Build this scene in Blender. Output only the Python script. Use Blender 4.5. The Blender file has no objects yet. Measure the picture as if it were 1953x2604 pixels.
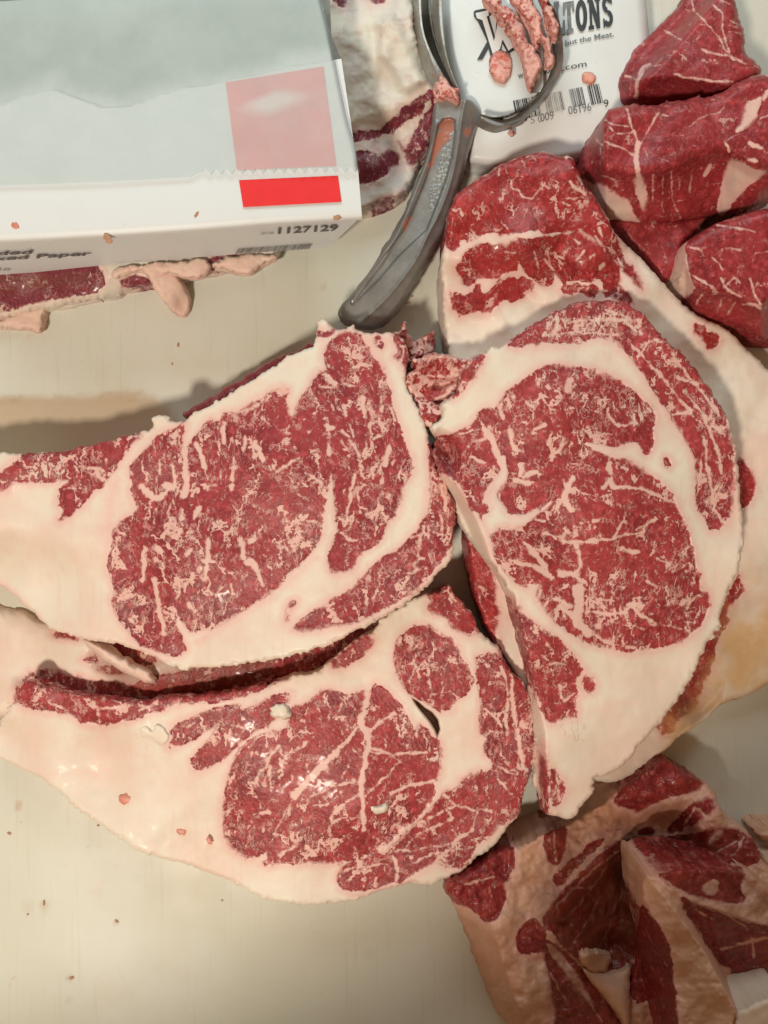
import bpy, math, random
import numpy as np

# ------------------------------------------------------------------ camera, world, lamps
sc = bpy.context.scene
COL = sc.collection
CAMH = 0.55                 # camera height above the table, metres
MPP = 0.5 / 1953.0          # metres on the table per photograph pixel
CX, CY = 976.5, 1302.0

cam_d = bpy.data.cameras.new("camera")
cam = bpy.data.objects.new("camera", cam_d)
COL.objects.link(cam)
cam.location = (0, 0, CAMH)
cam_d.sensor_fit = 'VERTICAL'
cam_d.sensor_height = 24.0
cam_d.lens = 24.0 * CAMH / (2604 * MPP)
cam_d.clip_start = 0.01
cam_d.clip_end = 50
sc.camera = cam

world = bpy.data.worlds.new("World")
sc.world = world
world.use_nodes = True
bg = world.node_tree.nodes["Background"]
bg.inputs[0].default_value = (1.0, 0.60, 0.33, 1)
bg.inputs[1].default_value = 0.23


def lamp(name, kind, loc, target, energy, col, **kw):
    d = bpy.data.lights.new(name, kind)
    d.energy = energy
    d.color = col
    for k, v in kw.items():
        setattr(d, k, v)
    o = bpy.data.objects.new(name, d)
    COL.objects.link(o)
    o.location = loc
    from mathutils import Vector
    o.rotation_euler = (Vector(target) - Vector(loc)).to_track_quat('-Z', 'Y').to_euler()
    return o


# cool window light from past the top edge, and a warm shaped spot
lamp("window_light", 'AREA', (-0.05, 0.80, 0.60), (0.0, 0.36, 0), 4.9, (0.80, 0.97, 1.0), shape='RECTANGLE', size=0.9, size_y=0.45)
lamp("warm_spot", 'SPOT', (-0.42, -0.62, 1.30), (-0.413, 0.542, 0), 63.0, (1.0, 0.885, 0.74), spot_size=math.radians(63.2), spot_blend=0.04, shadow_soft_size=0.07)  # unseen spot; cone edge placed to imitate a bystander's shadow at lower right

sc.view_settings.view_transform = 'Standard'
sc.view_settings.look = 'None'
sc.view_settings.exposure = 0.0
sc.view_settings.gamma = 1.0

# ------------------------------------------------------------------ views used when measuring the photograph
VW = {
    'S': (0, 0, 1), 'D': (0, 0, 1.17721),
    'R1': (0, 0, .60277), 'R2': (800, 0, .42194), 'R3': (1353, 0, .40678), 'R4': (1050, 350, .48222),
    'R5': (0, 800, .72333), 'R6': (1000, 750, .6328), 'R7': (0, 1450, .84388), 'R8': (1100, 1900, .51417),
    'A': (0, 950, .42194), 'B': (600, 800, .36166), 'C': (1050, 800, .42194), 'E': (1150, 1250, .48403),
    'F': (400, 1600, .36166), 'G': (850, 1450, .38437), 'H': (0, 1550, .42194), 'I': (1100, 0, .36166),
}


def T(view, *pts):
    """points given in a view -> photograph pixels; pts may switch view with a string"""
    out = []
    v = VW[view]
    for p in pts:
        if isinstance(p, str):
            v = VW[p]
            continue
        out.append((v[0] + p[0] * v[2], v[1] + p[1] * v[2]))
    return np.array(out, dtype=np.float64)


def unproj(px, py, z):
    f = MPP * (CAMH - z) / CAMH
    return np.stack([(px - CX) * f, (CY - py) * f, z + 0 * px], -1)


# ------------------------------------------------------------------ numpy helpers
def _hash(ix, iy, seed):
    h = (ix.astype(np.int64) * 374761393 + iy.astype(np.int64) * 668265263 + seed * 1274126177) & 0xFFFFFFFF
    h = ((h ^ (h >> 13)) * 1103515245) & 0xFFFFFFFF
    h = ((h ^ (h >> 16)) * 2246822519) & 0xFFFFFFFF
    h = h ^ (h >> 15)
    return (h & 0xFFFFFF) / float(0xFFFFFF)


def vnoise(x, y, seed=0):
    ix, iy = np.floor(x), np.floor(y)
    fx, fy = x - ix, y - iy
    ux, uy = fx * fx * fx * (fx * (fx * 6 - 15) + 10), fy * fy * fy * (fy * (fy * 6 - 15) + 10)
    a, b = _hash(ix, iy, seed), _hash(ix + 1, iy, seed)
    c, d = _hash(ix, iy + 1, seed), _hash(ix + 1, iy + 1, seed)
    return (a + (b - a) * ux) * (1 - uy) + (c + (d - c) * ux) * uy - 0.5


def fbm(x, y, size, seed=0, octaves=4, gain=0.5):
    s, amp, tot = 0, 1.0, 0
    for k in range(octaves):
        s = s + amp * vnoise(x / size + 17.3 * k, y / size - 9.1 * k, seed + k * 31)
        tot += amp
        amp *= gain
        size *= 0.5
    return s / tot * 2      # about -1..1


def chaikin(p, n=2, closed=True):
    for _ in range(n):
        q = np.roll(p, -1, 0) if closed else p[1:]
        a = p if closed else p[:-1]
        r = np.empty((len(a) * 2, 2))
        r[0::2] = a * .78 + q * .22
        r[1::2] = a * .22 + q * .78
        if not closed:
            r = np.vstack([p[:1], r, p[-1:]])
        p = r
    return p


def seg_dist(X, Y, a, b):
    ax, ay = a
    dx, dy = b[0] - ax, b[1] - ay
    L = dx * dx + dy * dy + 1e-9
    t = np.clip(((X - ax) * dx + (Y - ay) * dy) / L, 0, 1)
    return (X - ax - t * dx) ** 2 + (Y - ay - t * dy) ** 2, t


def sdf(poly, X, Y):
    """signed distance, positive inside"""
    d2 = np.full(X.shape, 1e12)
    ins = np.zeros(X.shape, bool)
    n = len(poly)
    for i in range(n):
        a, b = poly[i], poly[(i + 1) % n]
        e, _ = seg_dist(X, Y, a, b)
        np.minimum(d2, e, out=d2)
        if a[1] != b[1]:
            c = (a[1] > Y) != (b[1] > Y)
            xi = (b[0] - a[0]) * (Y - a[1]) / (b[1] - a[1]) + a[0]
            ins ^= c & (X < xi)
    d = np.sqrt(d2)
    return np.where(ins, d, -d)


def line_dist(path, X, Y):
    d2 = np.full(X.shape, 1e12)
    for i in range(len(path) - 1):
        e, _ = seg_dist(X, Y, path[i], path[i + 1])
        np.minimum(d2, e, out=d2)
    return np.sqrt(d2)


def sst(a, b, x):
    t = np.clip((x - a) / (b - a), 0, 1)
    return t * t * (3 - 2 * t)


# ------------------------------------------------------------------ node helpers
class NT:
    def __init__(s, name):
        s.m = bpy.data.materials.new(name)
        s.m.use_nodes = True
        s.t = s.m.node_tree
        s.t.nodes.clear()
        s.out = s.t.nodes.new('ShaderNodeOutputMaterial')
        s.b = s.t.nodes.new('ShaderNodeBsdfPrincipled')
        s.t.links.new(s.b.outputs[0], s.out.inputs[0])

    def put(s, sock, v):
        if isinstance(v, bpy.types.NodeSocket):
            s.t.links.new(v, sock)
        elif isinstance(v, (tuple, list)) and len(v) == 3 and sock.type == 'RGBA':
            sock.default_value = (*v, 1)
        else:
            sock.default_value = v

    def math(s, op, a, b=0.0, c=0.0, clamp=False):
        n = s.t.nodes.new('ShaderNodeMath')
        n.operation = op
        n.use_clamp = clamp
        for i, v in enumerate((a, b, c)):
            if i < len(n.inputs):
                s.put(n.inputs[i], v)
        return n.outputs[0]

    def mul(s, a, b): return s.math('MULTIPLY', a, b)
    def add(s, a, b): return s.math('ADD', a, b)
    def sub(s, a, b): return s.math('SUBTRACT', a, b)
    def mx(s, a, b): return s.math('MAXIMUM', a, b)

    def ss(s, a, b, x, lo=0.0, hi=1.0):
        n = s.t.nodes.new('ShaderNodeMapRange')
        n.interpolation_type = 'SMOOTHSTEP'
        s.put(n.inputs[0], x)
        for i, v in enumerate((a, b, lo, hi)):
            s.put(n.inputs[i + 1], v)
        return n.outputs[0]

    def mix(s, f, a, b, mode='MIX'):
        n = s.t.nodes.new('ShaderNodeMix')
        n.data_type = 'RGBA'
        n.blend_type = mode
        s.put(n.inputs[0], f)
        s.put(n.inputs[6], a)
        s.put(n.inputs[7], b)
        return n.outputs[2]

    def coord(s, loc=(0, 0, 0), rot=(0, 0, 0), sca=(1, 1, 1)):
        tc = s.t.nodes.new('ShaderNodeTexCoord')
        m = s.t.nodes.new('ShaderNodeMapping')
        s.t.links.new(tc.outputs['Object'], m.inputs[0])
        m.inputs[1].default_value = loc
        m.inputs[2].default_value = rot
        m.inputs[3].default_value = sca
        return m.outputs[0]

    def noise(s, vec, scale, detail=3.0, rough=.5, dist=0.0, col=False, kind='FBM'):
        n = s.t.nodes.new('ShaderNodeTexNoise')
        s.t.links.new(vec, n.inputs['Vector'])
        n.inputs['Scale'].default_value = scale
        n.inputs['Detail'].default_value = detail
        n.inputs['Roughness'].default_value = rough
        n.inputs['Distortion'].default_value = dist
        return n.outputs[1 if col else 0]

    def attr(s, name):
        n = s.t.nodes.new('ShaderNodeAttribute')
        n.attribute_name = name
        return n.outputs['Fac']

    def bump(s, h, strength=.5, dist=.001, prev=None):
        n = s.t.nodes.new('ShaderNodeBump')
        n.inputs['Strength'].default_value = strength
        n.inputs['Distance'].default_value = dist
        s.t.links.new(h, n.inputs['Height'])
        if prev is not None:
            s.t.links.new(prev, n.inputs['Normal'])
        return n.outputs[0]

    def set(s, **kw):
        names = {'color': 'Base Color', 'rough': 'Roughness', 'metal': 'Metallic', 'spec': 'Specular IOR Level',
                 'sss': 'Subsurface Weight', 'alpha': 'Alpha', 'normal': 'Normal', 'coat': 'Coat Weight',
                 'coat_rough': 'Coat Roughness', 'trans': 'Transmission Weight'}
        for k, v in kw.items():
            s.put(s.b.inputs[names[k]], v)
        return s


def meat_material(name, lean=(.33, .045, .060), lean2=(.22, .022, .034), fat=(.78, .72, .61), fat2=(.77, .60, .50),
                  marb=1.0, ang=0.0, scale=1.0, stretch=2.2, flecks=1.0, wet=0.42, fibre=0.0, brown=(.16, .045, .02),
                  jag=9.0, bruise=0.0, pinkrim=.55):
    n = NT(name)
    v0 = n.coord()
    wv_ = n.noise(v0, 13, 2, .5, 0, True)
    vm1 = n.t.nodes.new('ShaderNodeVectorMath'); vm1.operation = 'SUBTRACT'
    n.t.links.new(wv_, vm1.inputs[0]); vm1.inputs[1].default_value = (.5, .5, .5)
    vm2 = n.t.nodes.new('ShaderNodeVectorMath'); vm2.operation = 'MULTIPLY_ADD'
    n.t.links.new(vm1.outputs[0], vm2.inputs[0]); vm2.inputs[1].default_value = (.045, .045, 0)
    n.t.links.new(v0, vm2.inputs[2])

    def wcoord(loc=(0, 0, 0), rot=(0, 0, 0), sca=(1, 1, 1)):
        m = n.t.nodes.new('ShaderNodeMapping')
        n.t.links.new(vm2.outputs[0], m.inputs[0])
        m.inputs[1].default_value = loc
        m.inputs[2].default_value = rot
        m.inputs[3].default_value = sca
        return m.outputs[0]
    vr = wcoord(rot=(0, 0, ang), sca=(1, 1.0 / stretch, 1))
    la, ve, sf, dk, wl = (n.attr(k) for k in ('lean', 'vein', 'scuff', 'dark', 'wall'))
    # --- edge of muscle: jagged
    j1 = n.noise(v0, 230 * scale, 3, .6, .6)
    jj = n.mul(n.sub(j1, .5), jag * 3.0)
    sof = n.add(2.0, n.mul(n.ss(.42, .7, n.noise(v0, 40, 1, .5)), 5.5))
    L = n.ss(n.mul(sof, -1), sof, n.add(la, jj))
    V = n.ss(-2.8, 2.6, n.add(ve, n.mul(jj, .8)))
    # --- marbling
    dens = n.noise(v0, 34, 2, .5)                                 # where the flecks crowd
    dens = n.ss(.30, .70, dens)
    gate = n.noise(v0, 95 * scale, 2, .6)
    wa = n.t.nodes.new('ShaderNodeVectorMath'); wa.operation = 'SUBTRACT'
    n.t.links.new(n.noise(v0, 260 * scale, 3, .6, 0, True), wa.inputs[0]); wa.inputs[1].default_value = (.5, .5, .5)
    wb = n.t.nodes.new('ShaderNodeVectorMath'); wb.operation = 'MULTIPLY_ADD'
    n.t.links.new(wa.outputs[0], wb.inputs[0]); wb.inputs[1].default_value = (.0085, .0085, .0085)
    n.t.links.new(vr, wb.inputs[2])

    def cells(sc_, off):
        mp = n.t.nodes.new('ShaderNodeMapping')
        n.t.links.new(wb.outputs[0], mp.inputs[0])
        mp.inputs[1].default_value = off
        vo = n.t.nodes.new('ShaderNodeTexVoronoi')
        vo.feature = 'DISTANCE_TO_EDGE'
        n.t.links.new(mp.outputs[0], vo.inputs['Vector'])
        vo.inputs['Scale'].default_value = sc_
        return vo.outputs['Distance']
    e1, e2 = cells(105 * scale, (0, 0, 0)), cells(250 * scale, (.7, .3, .1))
    t1 = n.math('MINIMUM', n.mul(n.sub(n.add(gate, n.mul(dens, .09 * flecks)), .562 + .1 * (1 - marb)), .75), .085)
    m1 = n.ss(.022, -.022, n.sub(e1, t1))
    gate2 = n.noise(n.coord(loc=(.9, .4, 0)), 130 * scale, 2, .6)
    t2 = n.math('MINIMUM', n.mul(n.sub(n.add(gate2, n.mul(dens, .08 * flecks)), .555 + .1 * (1 - marb)), .8), .075)
    m3 = n.ss(.04, -.03, n.sub(e2, t2))
    f0 = n.noise(wcoord(loc=(.5, .2, 0), rot=(0, 0, ang), sca=(1, 1.0 / (stretch * .75), 1)), 200 * scale, 4, .68, .7)
    m0 = n.ss(.0, .07, n.sub(f0, n.sub(.660, n.mul(dens, .095 * flecks))))
    f1 = n.noise(wcoord(loc=(.3, .1, 0), rot=(0, 0, ang + .4), sca=(1, .62, 1)), 430 * scale, 3, .65, .4)
    m2 = n.ss(.0, .09, n.sub(f1, n.sub(.595, n.mul(dens, .06 * flecks))))
    M = n.mul(n.mx(m1, n.mx(n.mx(n.mul(m0, .8), n.mul(m3, .52)), n.mul(m2, .25))), marb)
    M = n.math('MINIMUM', M, 1.0)
    fatm = n.sub(1.0, n.mul(L, n.mul(n.sub(1.0, V), n.sub(1.0, M))))
    # --- colours
    big = n.noise(v0, 30, 3, .55)
    fine = n.noise(n.coord(rot=(0, 0, ang + .4), sca=(1, .4, 1)), 420, 3, .6)
    lc = n.mix(n.ss(.32, .68, n.add(n.mul(big, .55), n.mul(fine, .45))), lean, lean2)
    lc = n.mix(n.ss(.45, .75, n.noise(v0, 240, 3, .6)), lc, tuple(min(1, c * 1.30 + .012) for c in lean))
    fc = n.mix(n.ss(.35, .70, n.noise(v0, 22, 4, .6)), fat, fat2)
    rim = n.ss(-26, -1, n.add(la, n.mul(jj, .6)))
    fc = n.mix(n.mul(n.ss(.5, .75, n.noise(v0, 36, 5, .7, .5)), .34), fc, (.78, .50, .42))
    fc = n.mix(n.math('MINIMUM', n.mul(rim, pinkrim * 1.25), .85), fc, (.77, .45, .41))
    stk = n.noise(n.coord(rot=(0, 0, ang + 1.1), sca=(1, .06, 1)), 260, 2, .6)
    fc = n.mix(n.mul(n.ss(.56, .72, stk), .22), fc, (.70, .52, .42))
    if bruise > 0:
        bz = n.mul(n.ss(.52, .72, n.noise(v0, 62, 5, .65, .6)), bruise)
        fc = n.mix(bz, fc, (.42, .22, .27))
    # small flecks stay pinker than slab fat
    infat = n.mul(L, fatm)
    fc = n.mix(n.mul(infat, n.ss(-1, 5, ve, .55, .15)), fc, (.72, .40, .34))
    c = n.mix(fatm, lc, fc)
    # scuff: smeared fat crumbs left by the saw
    s1 = n.noise(n.coord(rot=(0, 0, ang + .7), sca=(1, .5, 1)), 330, 4, .66, .9)
    S = n.ss(.0, .08, n.sub(n.add(s1, n.mul(sf, .17)), .665))
    S = n.mul(S, n.ss(.02, .25, sf))
    c = n.mix(n.mul(S, .85), c, (.83, .60, .52))
    c = n.mix(n.mul(dk, n.ss(.25, .60, n.noise(v0, 85, 4, .6, .4), .5, 1.0)), c, brown)
    # --- relief
    gr = n.sub(1.0, n.mul(fatm, .86))
    h = n.add(n.mul(n.mul(n.noise(v0, 430, 3, .6), .85), gr), n.add(n.mul(fatm, .22), n.mul(S, .5)))
    h = n.add(h, n.mul(n.mul(n.noise(v0, 120, 3, .55), .5), n.sub(1.0, n.mul(fatm, .8))))
    if fibre > 0:
        h = n.add(h, n.mul(n.noise(n.coord(rot=(0, 0, ang), sca=(1, .12, 1)), 420, 3, .6), fibre))
    bst = .55
    nrm = n.bump(h, bst, .0011)
    rough = n.mix(fatm, (wet,) * 3, (.50,) * 3)
    n.set(color=c, rough=rough, spec=.30, normal=nrm, coat=n.ss(0, 1, fatm, .10, .022), coat_rough=.12)
    return n.m


# ------------------------------------------------------------------ object helpers
def tag(o, label=None, cat=None, group=None, kind=None):
    if label: o['label'] = label
    if cat: o['category'] = cat
    if group: o['group'] = group
    if kind: o['kind'] = kind
    return o


def empty(name, loc):
    o = bpy.data.objects.new(name, None)
    COL.objects.link(o)
    o.location = loc
    o.empty_display_size = .01
    return o


def mesh_obj(name, verts, faces, mat, parent=None, smooth=True, attrs=None, origin=None):
    verts = np.asarray(verts, dtype=np.float64)
    if origin is None:
        origin = np.array(parent.location) if parent is not None else np.zeros(3)
    me = bpy.data.meshes.new(name)
    v = (verts - np.array(origin)).astype(np.float32)
    if isinstance(faces, np.ndarray) and faces.ndim == 2:
        k = faces.shape[1]
        me.vertices.add(len(v))
        me.vertices.foreach_set('co', v.ravel())
        me.loops.add(faces.size)
        me.loops.foreach_set('vertex_index', faces.astype(np.int32).ravel())
        me.polygons.add(len(faces))
        me.polygons.foreach_set('loop_start', np.arange(0, faces.size, k, dtype=np.int32))
        me.polygons.foreach_set('loop_total', np.full(len(faces), k, dtype=np.int32))
        me.update(calc_edges=True)
        me.validate()
    else:
        me.from_pydata([tuple(map(float, p)) for p in v], [], [list(map(int, f)) for f in faces])
    if smooth:
        me.polygons.foreach_set('use_smooth', np.ones(len(me.polygons), bool))
    if attrs:
        for k, a in attrs.items():
            at = me.attributes.new(k, 'FLOAT', 'POINT')
            at.data.foreach_set('value', np.asarray(a, dtype=np.float32))
    me.update()
    o = bpy.data.objects.new(name, me)
    COL.objects.link(o)
    if mat is not None:
        me.materials.append(mat)
    if parent is not None:
        o.parent = parent
    else:
        o.location = origin
    return o


HF = {}      # name -> height function, so that things can be laid on it


def piece(name, mat, outline, h, base=0.0, step=3.2, jagout=3.0, edge=.003, edge_w=12, regions=(), veins=(), fats=(),
          scuffs=(), darks=(), dents=(), rel=.0006, flare=0.0, bulge=0.0, label=None, cat=None, group=None,
          parent=None, body='fat_layer', smoothn=2, seed=0, warp=.0, rough_h=.0, wallrings=6, lean_default=-40.,
          walllean=None, regjag=5.0, pinks=()):
    """a cut of meat: a top surface measured over its outline, walls down to its base, its muscles as parts"""
    out = chaikin(np.asarray(outline), smoothn)
    x0, y0 = out.min(0) - step * 2
    x1, y1 = out.max(0) + step * 2
    X, Y = np.meshgrid(np.arange(x0, x1 + step, step), np.arange(y0, y1 + step, step))
    d = sdf(out, X, Y) + jagout * (fbm(X, Y, 26, seed + 5, 3) + .6 * fbm(X, Y, 9, seed + 6, 1))
    gy, gx = np.gradient(d, step)
    g2 = gx * gx + gy * gy + 1e-6
    ins = d > 0
    cell = ins[:-1, :-1] | ins[1:, :-1] | ins[:-1, 1:] | ins[1:, 1:]
    # snap outside vertices onto the outline
    mv = np.where(~ins, -d / g2, 0)
    lim = step * 1.3
    mx_, my_ = np.clip(mv * gx, -lim, lim), np.clip(mv * gy, -lim, lim)
    PX, PY = X + mx_, Y + my_
    dd = np.maximum(d, 0)
    nrel = fbm(PX, PY, 90, seed + 9, 3, .4)
    hz = h(PX, PY) + rel * nrel * 2 + rough_h * fbm(PX, PY, 22, seed + 12, 3)
    e = np.clip(dd / edge_w, 0, 1)
    hz = hz - edge * (1 - np.sqrt(np.maximum(0, 1 - (1 - e) ** 2)))
    # regions (muscles)
    la = np.full(X.shape, lean_default)
    rid = np.full(X.shape, -1)
    regs = []
    for k, rg in enumerate(regions):
        rn, poly = rg[0], rg[1]
        pj = sdf(chaikin(np.asarray(poly), 1), PX, PY) + regjag * fbm(PX, PY, 30, seed + 40 + k, 4, .62)
        rid = np.where((pj > 0) & (pj > la), k, rid)
        la = np.maximum(la, pj)
        regs.append(rn)
    for poly in fats:
        pj = sdf(chaikin(np.asarray(poly), 1), PX, PY) + regjag * .8 * fbm(PX, PY, 26, seed + 77, 3)
        la = np.minimum(la, -pj)
    for path, w in pinks:
        ld = line_dist(chaikin(np.asarray(path), 1, False), PX + 4 * fbm(PX, PY, 30, seed + 2, 3), PY)
        la = np.maximum(la, np.where(la < 0, -7 - ld * 26 / w, -99))
    la = np.clip(la, -40, 40)
    ve = np.full(X.shape, -30.)
    for path, w in veins:
        path = np.asarray(path)
        bx0, by0 = path.min(0) - 40
        bx1, by1 = path.max(0) + 40
        mk = (X > bx0) & (X < bx1) & (Y > by0) & (Y < by1)
        if not mk.any():
            continue
        xx, yy = X[mk], Y[mk]
        wx = xx + 5 * fbm(xx, yy, 24, seed + 3, 3)
        wy = yy + 5 * fbm(xx, yy, 24, seed + 4, 3)
        ld = line_dist(chaikin(path, 1, False) if len(path) > 2 else path, wx, wy)
        ww = w * .5 * (1 + .5 * fbm(xx, yy, 30, seed + 8, 2))
        ve[mk] = np.maximum(ve[mk], ww - ld)
    sf = np.zeros(X.shape)
    for poly, a in scuffs:
        sf = np.maximum(sf, a * sst(-12, 14, sdf(np.asarray(poly), PX, PY) + 8 * fbm(PX, PY, 30, seed + 61, 3)))
    dk = np.zeros(X.shape)
    for poly, a, soft in darks:
        dk = np.maximum(dk, a * sst(-soft, soft, sdf(np.asarray(poly), PX, PY) + soft * fbm(PX, PY, 60, seed + 71, 4)))
    for dn in dents:
        poly, dz, soft = dn
        poly = np.asarray(poly)
        hz = hz + dz * sst(-soft * .2, soft, sdf(poly, PX, PY))
    hz = hz - .0009 * sst(-6, 6, ve) * 0 + .0007 * sst(3, -3, la)
    W = unproj(PX, PY, hz)
    # indices
    ny, nx = X.shape
    idx = np.arange(nx * ny).reshape(ny, nx)
    cj, ci = np.nonzero(cell)
    # image y is down: order for upward normals
    quads = np.stack([idx[cj, ci], idx[cj + 1, ci], idx[cj + 1, ci + 1], idx[cj, ci + 1]], -1)
    crid = rid[cj, ci]
    # walls
    cp = np.pad(cell, 1)
    edges = []
    c0 = cp[1:-1, 1:-1]
    for (dj, di, a, b) in ((-1, 0, (0, 0), (0, 1)), (1, 0, (1, 1), (1, 0)), (0, -1, (1, 0), (0, 0)), (0, 1, (0, 1), (1, 1))):
        nb = cp[1 + dj:1 + dj + c0.shape[0], 1 + di:1 + di + c0.shape[1]]
        ej, ei = np.nonzero(c0 & ~nb)
        edges.append(np.stack([idx[ej + a[0], ei + a[1]], idx[ej + b[0], ei + b[1]]], -1))
    edges = np.concatenate(edges)
    bv, inv = np.unique(edges.ravel(), return_inverse=True)
    inv = inv.reshape(-1, 2)
    tw = W.reshape(-1, 3)[bv]
    gn = np.stack([-gx.ravel()[bv], gy.ravel()[bv]], -1)
    gn /= np.linalg.norm(gn, axis=1, keepdims=True) + 1e-9
    fpx, fpy = PX.ravel()[bv], PY.ravel()[bv]
    zb = base(fpx, fpy) if callable(base) else np.full(len(bv), base)
    zb = np.minimum(zb, tw[:, 2] - .0005)
    K = wallrings
    sdo = sdf(out, fpx, fpy)
    Vw, At = [tw], {k: [a.ravel()[bv]] for k, a in (('lean', la), ('vein', ve), ('scuff', sf), ('dark', dk))}
    wallv = [np.zeros(len(bv))]
    for r in range(1, K + 1):
        t = r / K
        z = tw[:, 2] * (1 - t) + zb * t
        wob = .0012 * fbm(fpx + r * 40, fpy, 30, seed + 91 + r, 3) + .0008 * math.sin(r * 2.1)
        off = flare * t + bulge * math.sin(math.pi * t) + wob + min(1., 2.2 * t) * np.clip(sdo, -12, 12) * MPP
        xy = tw[:, :2] + gn * off[:, None]
        Vw.append(np.column_stack([xy, z]))
        for k in At:
            a0 = At[k][0]
            At[k].append(a0 + (6 * fbm(fpx, fpy + r * 30, 40, seed + 55, 2) if k == 'lean' else 0))
        wallv.append(np.full(len(bv), t))
    nb_ = len(bv)
    wq = []
    for r in range(K):
        a, b = inv[:, 0] + r * nb_, inv[:, 1] + r * nb_
        wq.append(np.stack([a, b, b + nb_, a + nb_], -1))
    wq = np.concatenate(wq)
    wverts = np.concatenate(Vw)
    wat = {k: np.concatenate(v) for k, v in At.items()}
    if walllean is not None:
        wat['lean'] = walllean(wat['lean'], np.concatenate(wallv))
    # root
    cen = W[ins].mean(0)
    single = (len(regs) == 0)
    if parent is None and not single:
        root = empty(name, (cen[0], cen[1], float(np.min(zb))))
    else:
        root = parent
    flatat = {'lean': la.ravel(), 'vein': ve.ravel(), 'scuff': sf.ravel(), 'dark': dk.ravel()}
    Wf = W.reshape(-1, 3)

    def emit(nm, q, walls=False, par=None, org=None):
        u, iv = np.unique(q.ravel(), return_inverse=True)
        vv = Wf[u]
        at = {k: a[u] for k, a in flatat.items()}
        at['wall'] = np.zeros(len(u))
        qq = iv.reshape(-1, 4)
        if walls:
            at2 = dict(wat)
            at2['wall'] = np.concatenate(wallv)
            n0 = len(vv)
            # weld the wall's first ring onto the top surface
            pos = {int(g): i for i, g in enumerate(u)}
            mp = np.array([pos.get(int(g), -1) for g in bv])
            remap = np.arange(len(wverts)) + n0
            remap[:nb_] = np.where(mp >= 0, mp, remap[:nb_])
            vv = np.concatenate([vv, wverts])
            at = {k: np.concatenate([at[k], at2[k]]) for k in at}
            qq = np.concatenate([qq, remap[wq]])
            us, iv2 = np.unique(qq.ravel(), return_inverse=True)
            vv = vv[us]
            at = {k: a[us] for k, a in at.items()}
            qq = iv2.reshape(-1, 4)
        if 1:
            qq = qq
        return mesh_obj(nm, vv, qq, mat, parent=par, attrs=at, origin=org)

    if single:
        o = emit(name if parent is None else name, quads, True, par=parent,
                 org=None if parent is not None else (cen[0], cen[1], float(np.min(zb))))
        if label:
            tag(o, label, cat, group)
        HF[name] = h
        return o
    emit(body, quads[crid == -1], True, par=root)
    names = {}
    for k, rn in enumerate(regs):
        names.setdefault(rn, []).append(k)
    for k, rn in enumerate(regs):
        q = quads[crid == k]
        if len(q) > 3:
            emit(rn, q, False, par=root)
    if label:
        tag(root, label, cat, group)
    HF[name] = h
    return root


def plane(p0, p1, p2):
    """height plane through three (x,y,z) given in photograph pixels"""
    A = np.array([[p[0], p[1], 1] for p in (p0, p1, p2)], float)
    a, b, c = np.linalg.solve(A, np.array([p[2] for p in (p0, p1, p2)], float))
    return lambda x, y: a * x + b * y + c


def hpts(pts, power=2.5):
    """height from scattered (x,y,z) points"""
    pts = np.array(pts, float)

    def f(x, y):
        num = 0
        den = 0
        for px, py, z in pts:
            w = 1.0 / (((x - px) ** 2 + (y - py) ** 2 + 900) ** (power / 2))
            num = num + w * z
            den = den + w
        return num / den
    return f


def flat(z):
    return lambda x, y: z + 0 * x


def V(view, *items):
    """veins: (path..., width-in-view-units)"""
    s = VW[view][2]
    return [(T(view, *it[:-1]), it[-1] * s) for it in items]


# ------------------------------------------------------------------ plain materials
def simple(name, col, rough=.5, metal=0.0, spec=.5, nscale=60, namp=.12, bstr=.15, bscale=400):
    n = NT(name)
    v = n.coord()
    f = n.noise(v, nscale, 4, .6)
    c = n.mix(n.ss(.3, .7, f), tuple(x * (1 - namp) for x in col), tuple(min(1, x * (1 + namp * .4)) for x in col))
    n.set(color=c, rough=rough, metal=metal, spec=spec, normal=n.bump(n.noise(v, bscale, 4, .6), bstr, .0006))
    return n.m


M_STEAK1 = meat_material("ribeye_face_red", ang=1.35, stretch=2.4, marb=1.0, flecks=1.15, lean=(.36, .048, .055), lean2=(.19, .021, .028))
M_STEAK2 = meat_material("ribeye_face_rose", ang=-.25, stretch=2.0, marb=1.0, flecks=1.0, lean=(.39, .053, .057), lean2=(.21, .024, .029))
M_STEAK3 = meat_material("ribeye_face_crimson", ang=-.75, stretch=2.4, marb=1.0, flecks=.95, lean=(.37, .044, .048), lean2=(.18, .018, .022))
M_ROAST = meat_material("roast_face_red", ang=.3, stretch=1.5, marb=.55, flecks=.1, lean=(.35, .040, .046), lean2=(.18, .015, .020),
                        fat=(.76, .58, .47), fat2=(.60, .44, .42), wet=.34, bruise=.55, jag=5, brown=(.68, .42, .17))
M_RIB = meat_material("rib_roast_face", ang=.3, stretch=1.8, marb=.75, flecks=.5, lean=(.37, .034, .034), lean2=(.19, .013, .016), wet=.34, bruise=.2, jag=5, brown=(.68, .42, .17))
M_LEAN = meat_material("lean_cut_face", ang=.9, stretch=1.6, marb=.45, flecks=-.1, lean=(.30, .035, .045), lean2=(.20, .018, .028),
                       fat=(.74, .52, .42), wet=.34, fibre=.25, jag=4)
M_TRIM = meat_material("trimmed_fat_face", ang=.6, marb=.75, flecks=.6, fat=(.74, .71, .60), fat2=(.62, .57, .53), lean=(.22, .03, .045),
                       lean2=(.13, .015, .03), bruise=.6, jag=7, pinkrim=.3)
M_DARK = meat_material("rib_plate_face", ang=.6, marb=.5, flecks=.2, fat=(.62, .38, .26), fat2=(.55, .27, .17), lean=(.30, .032, .028),
                       lean2=(.13, .010, .014), brown=(.15, .036, .016), jag=5, wet=.38, pinkrim=.4)
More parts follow.
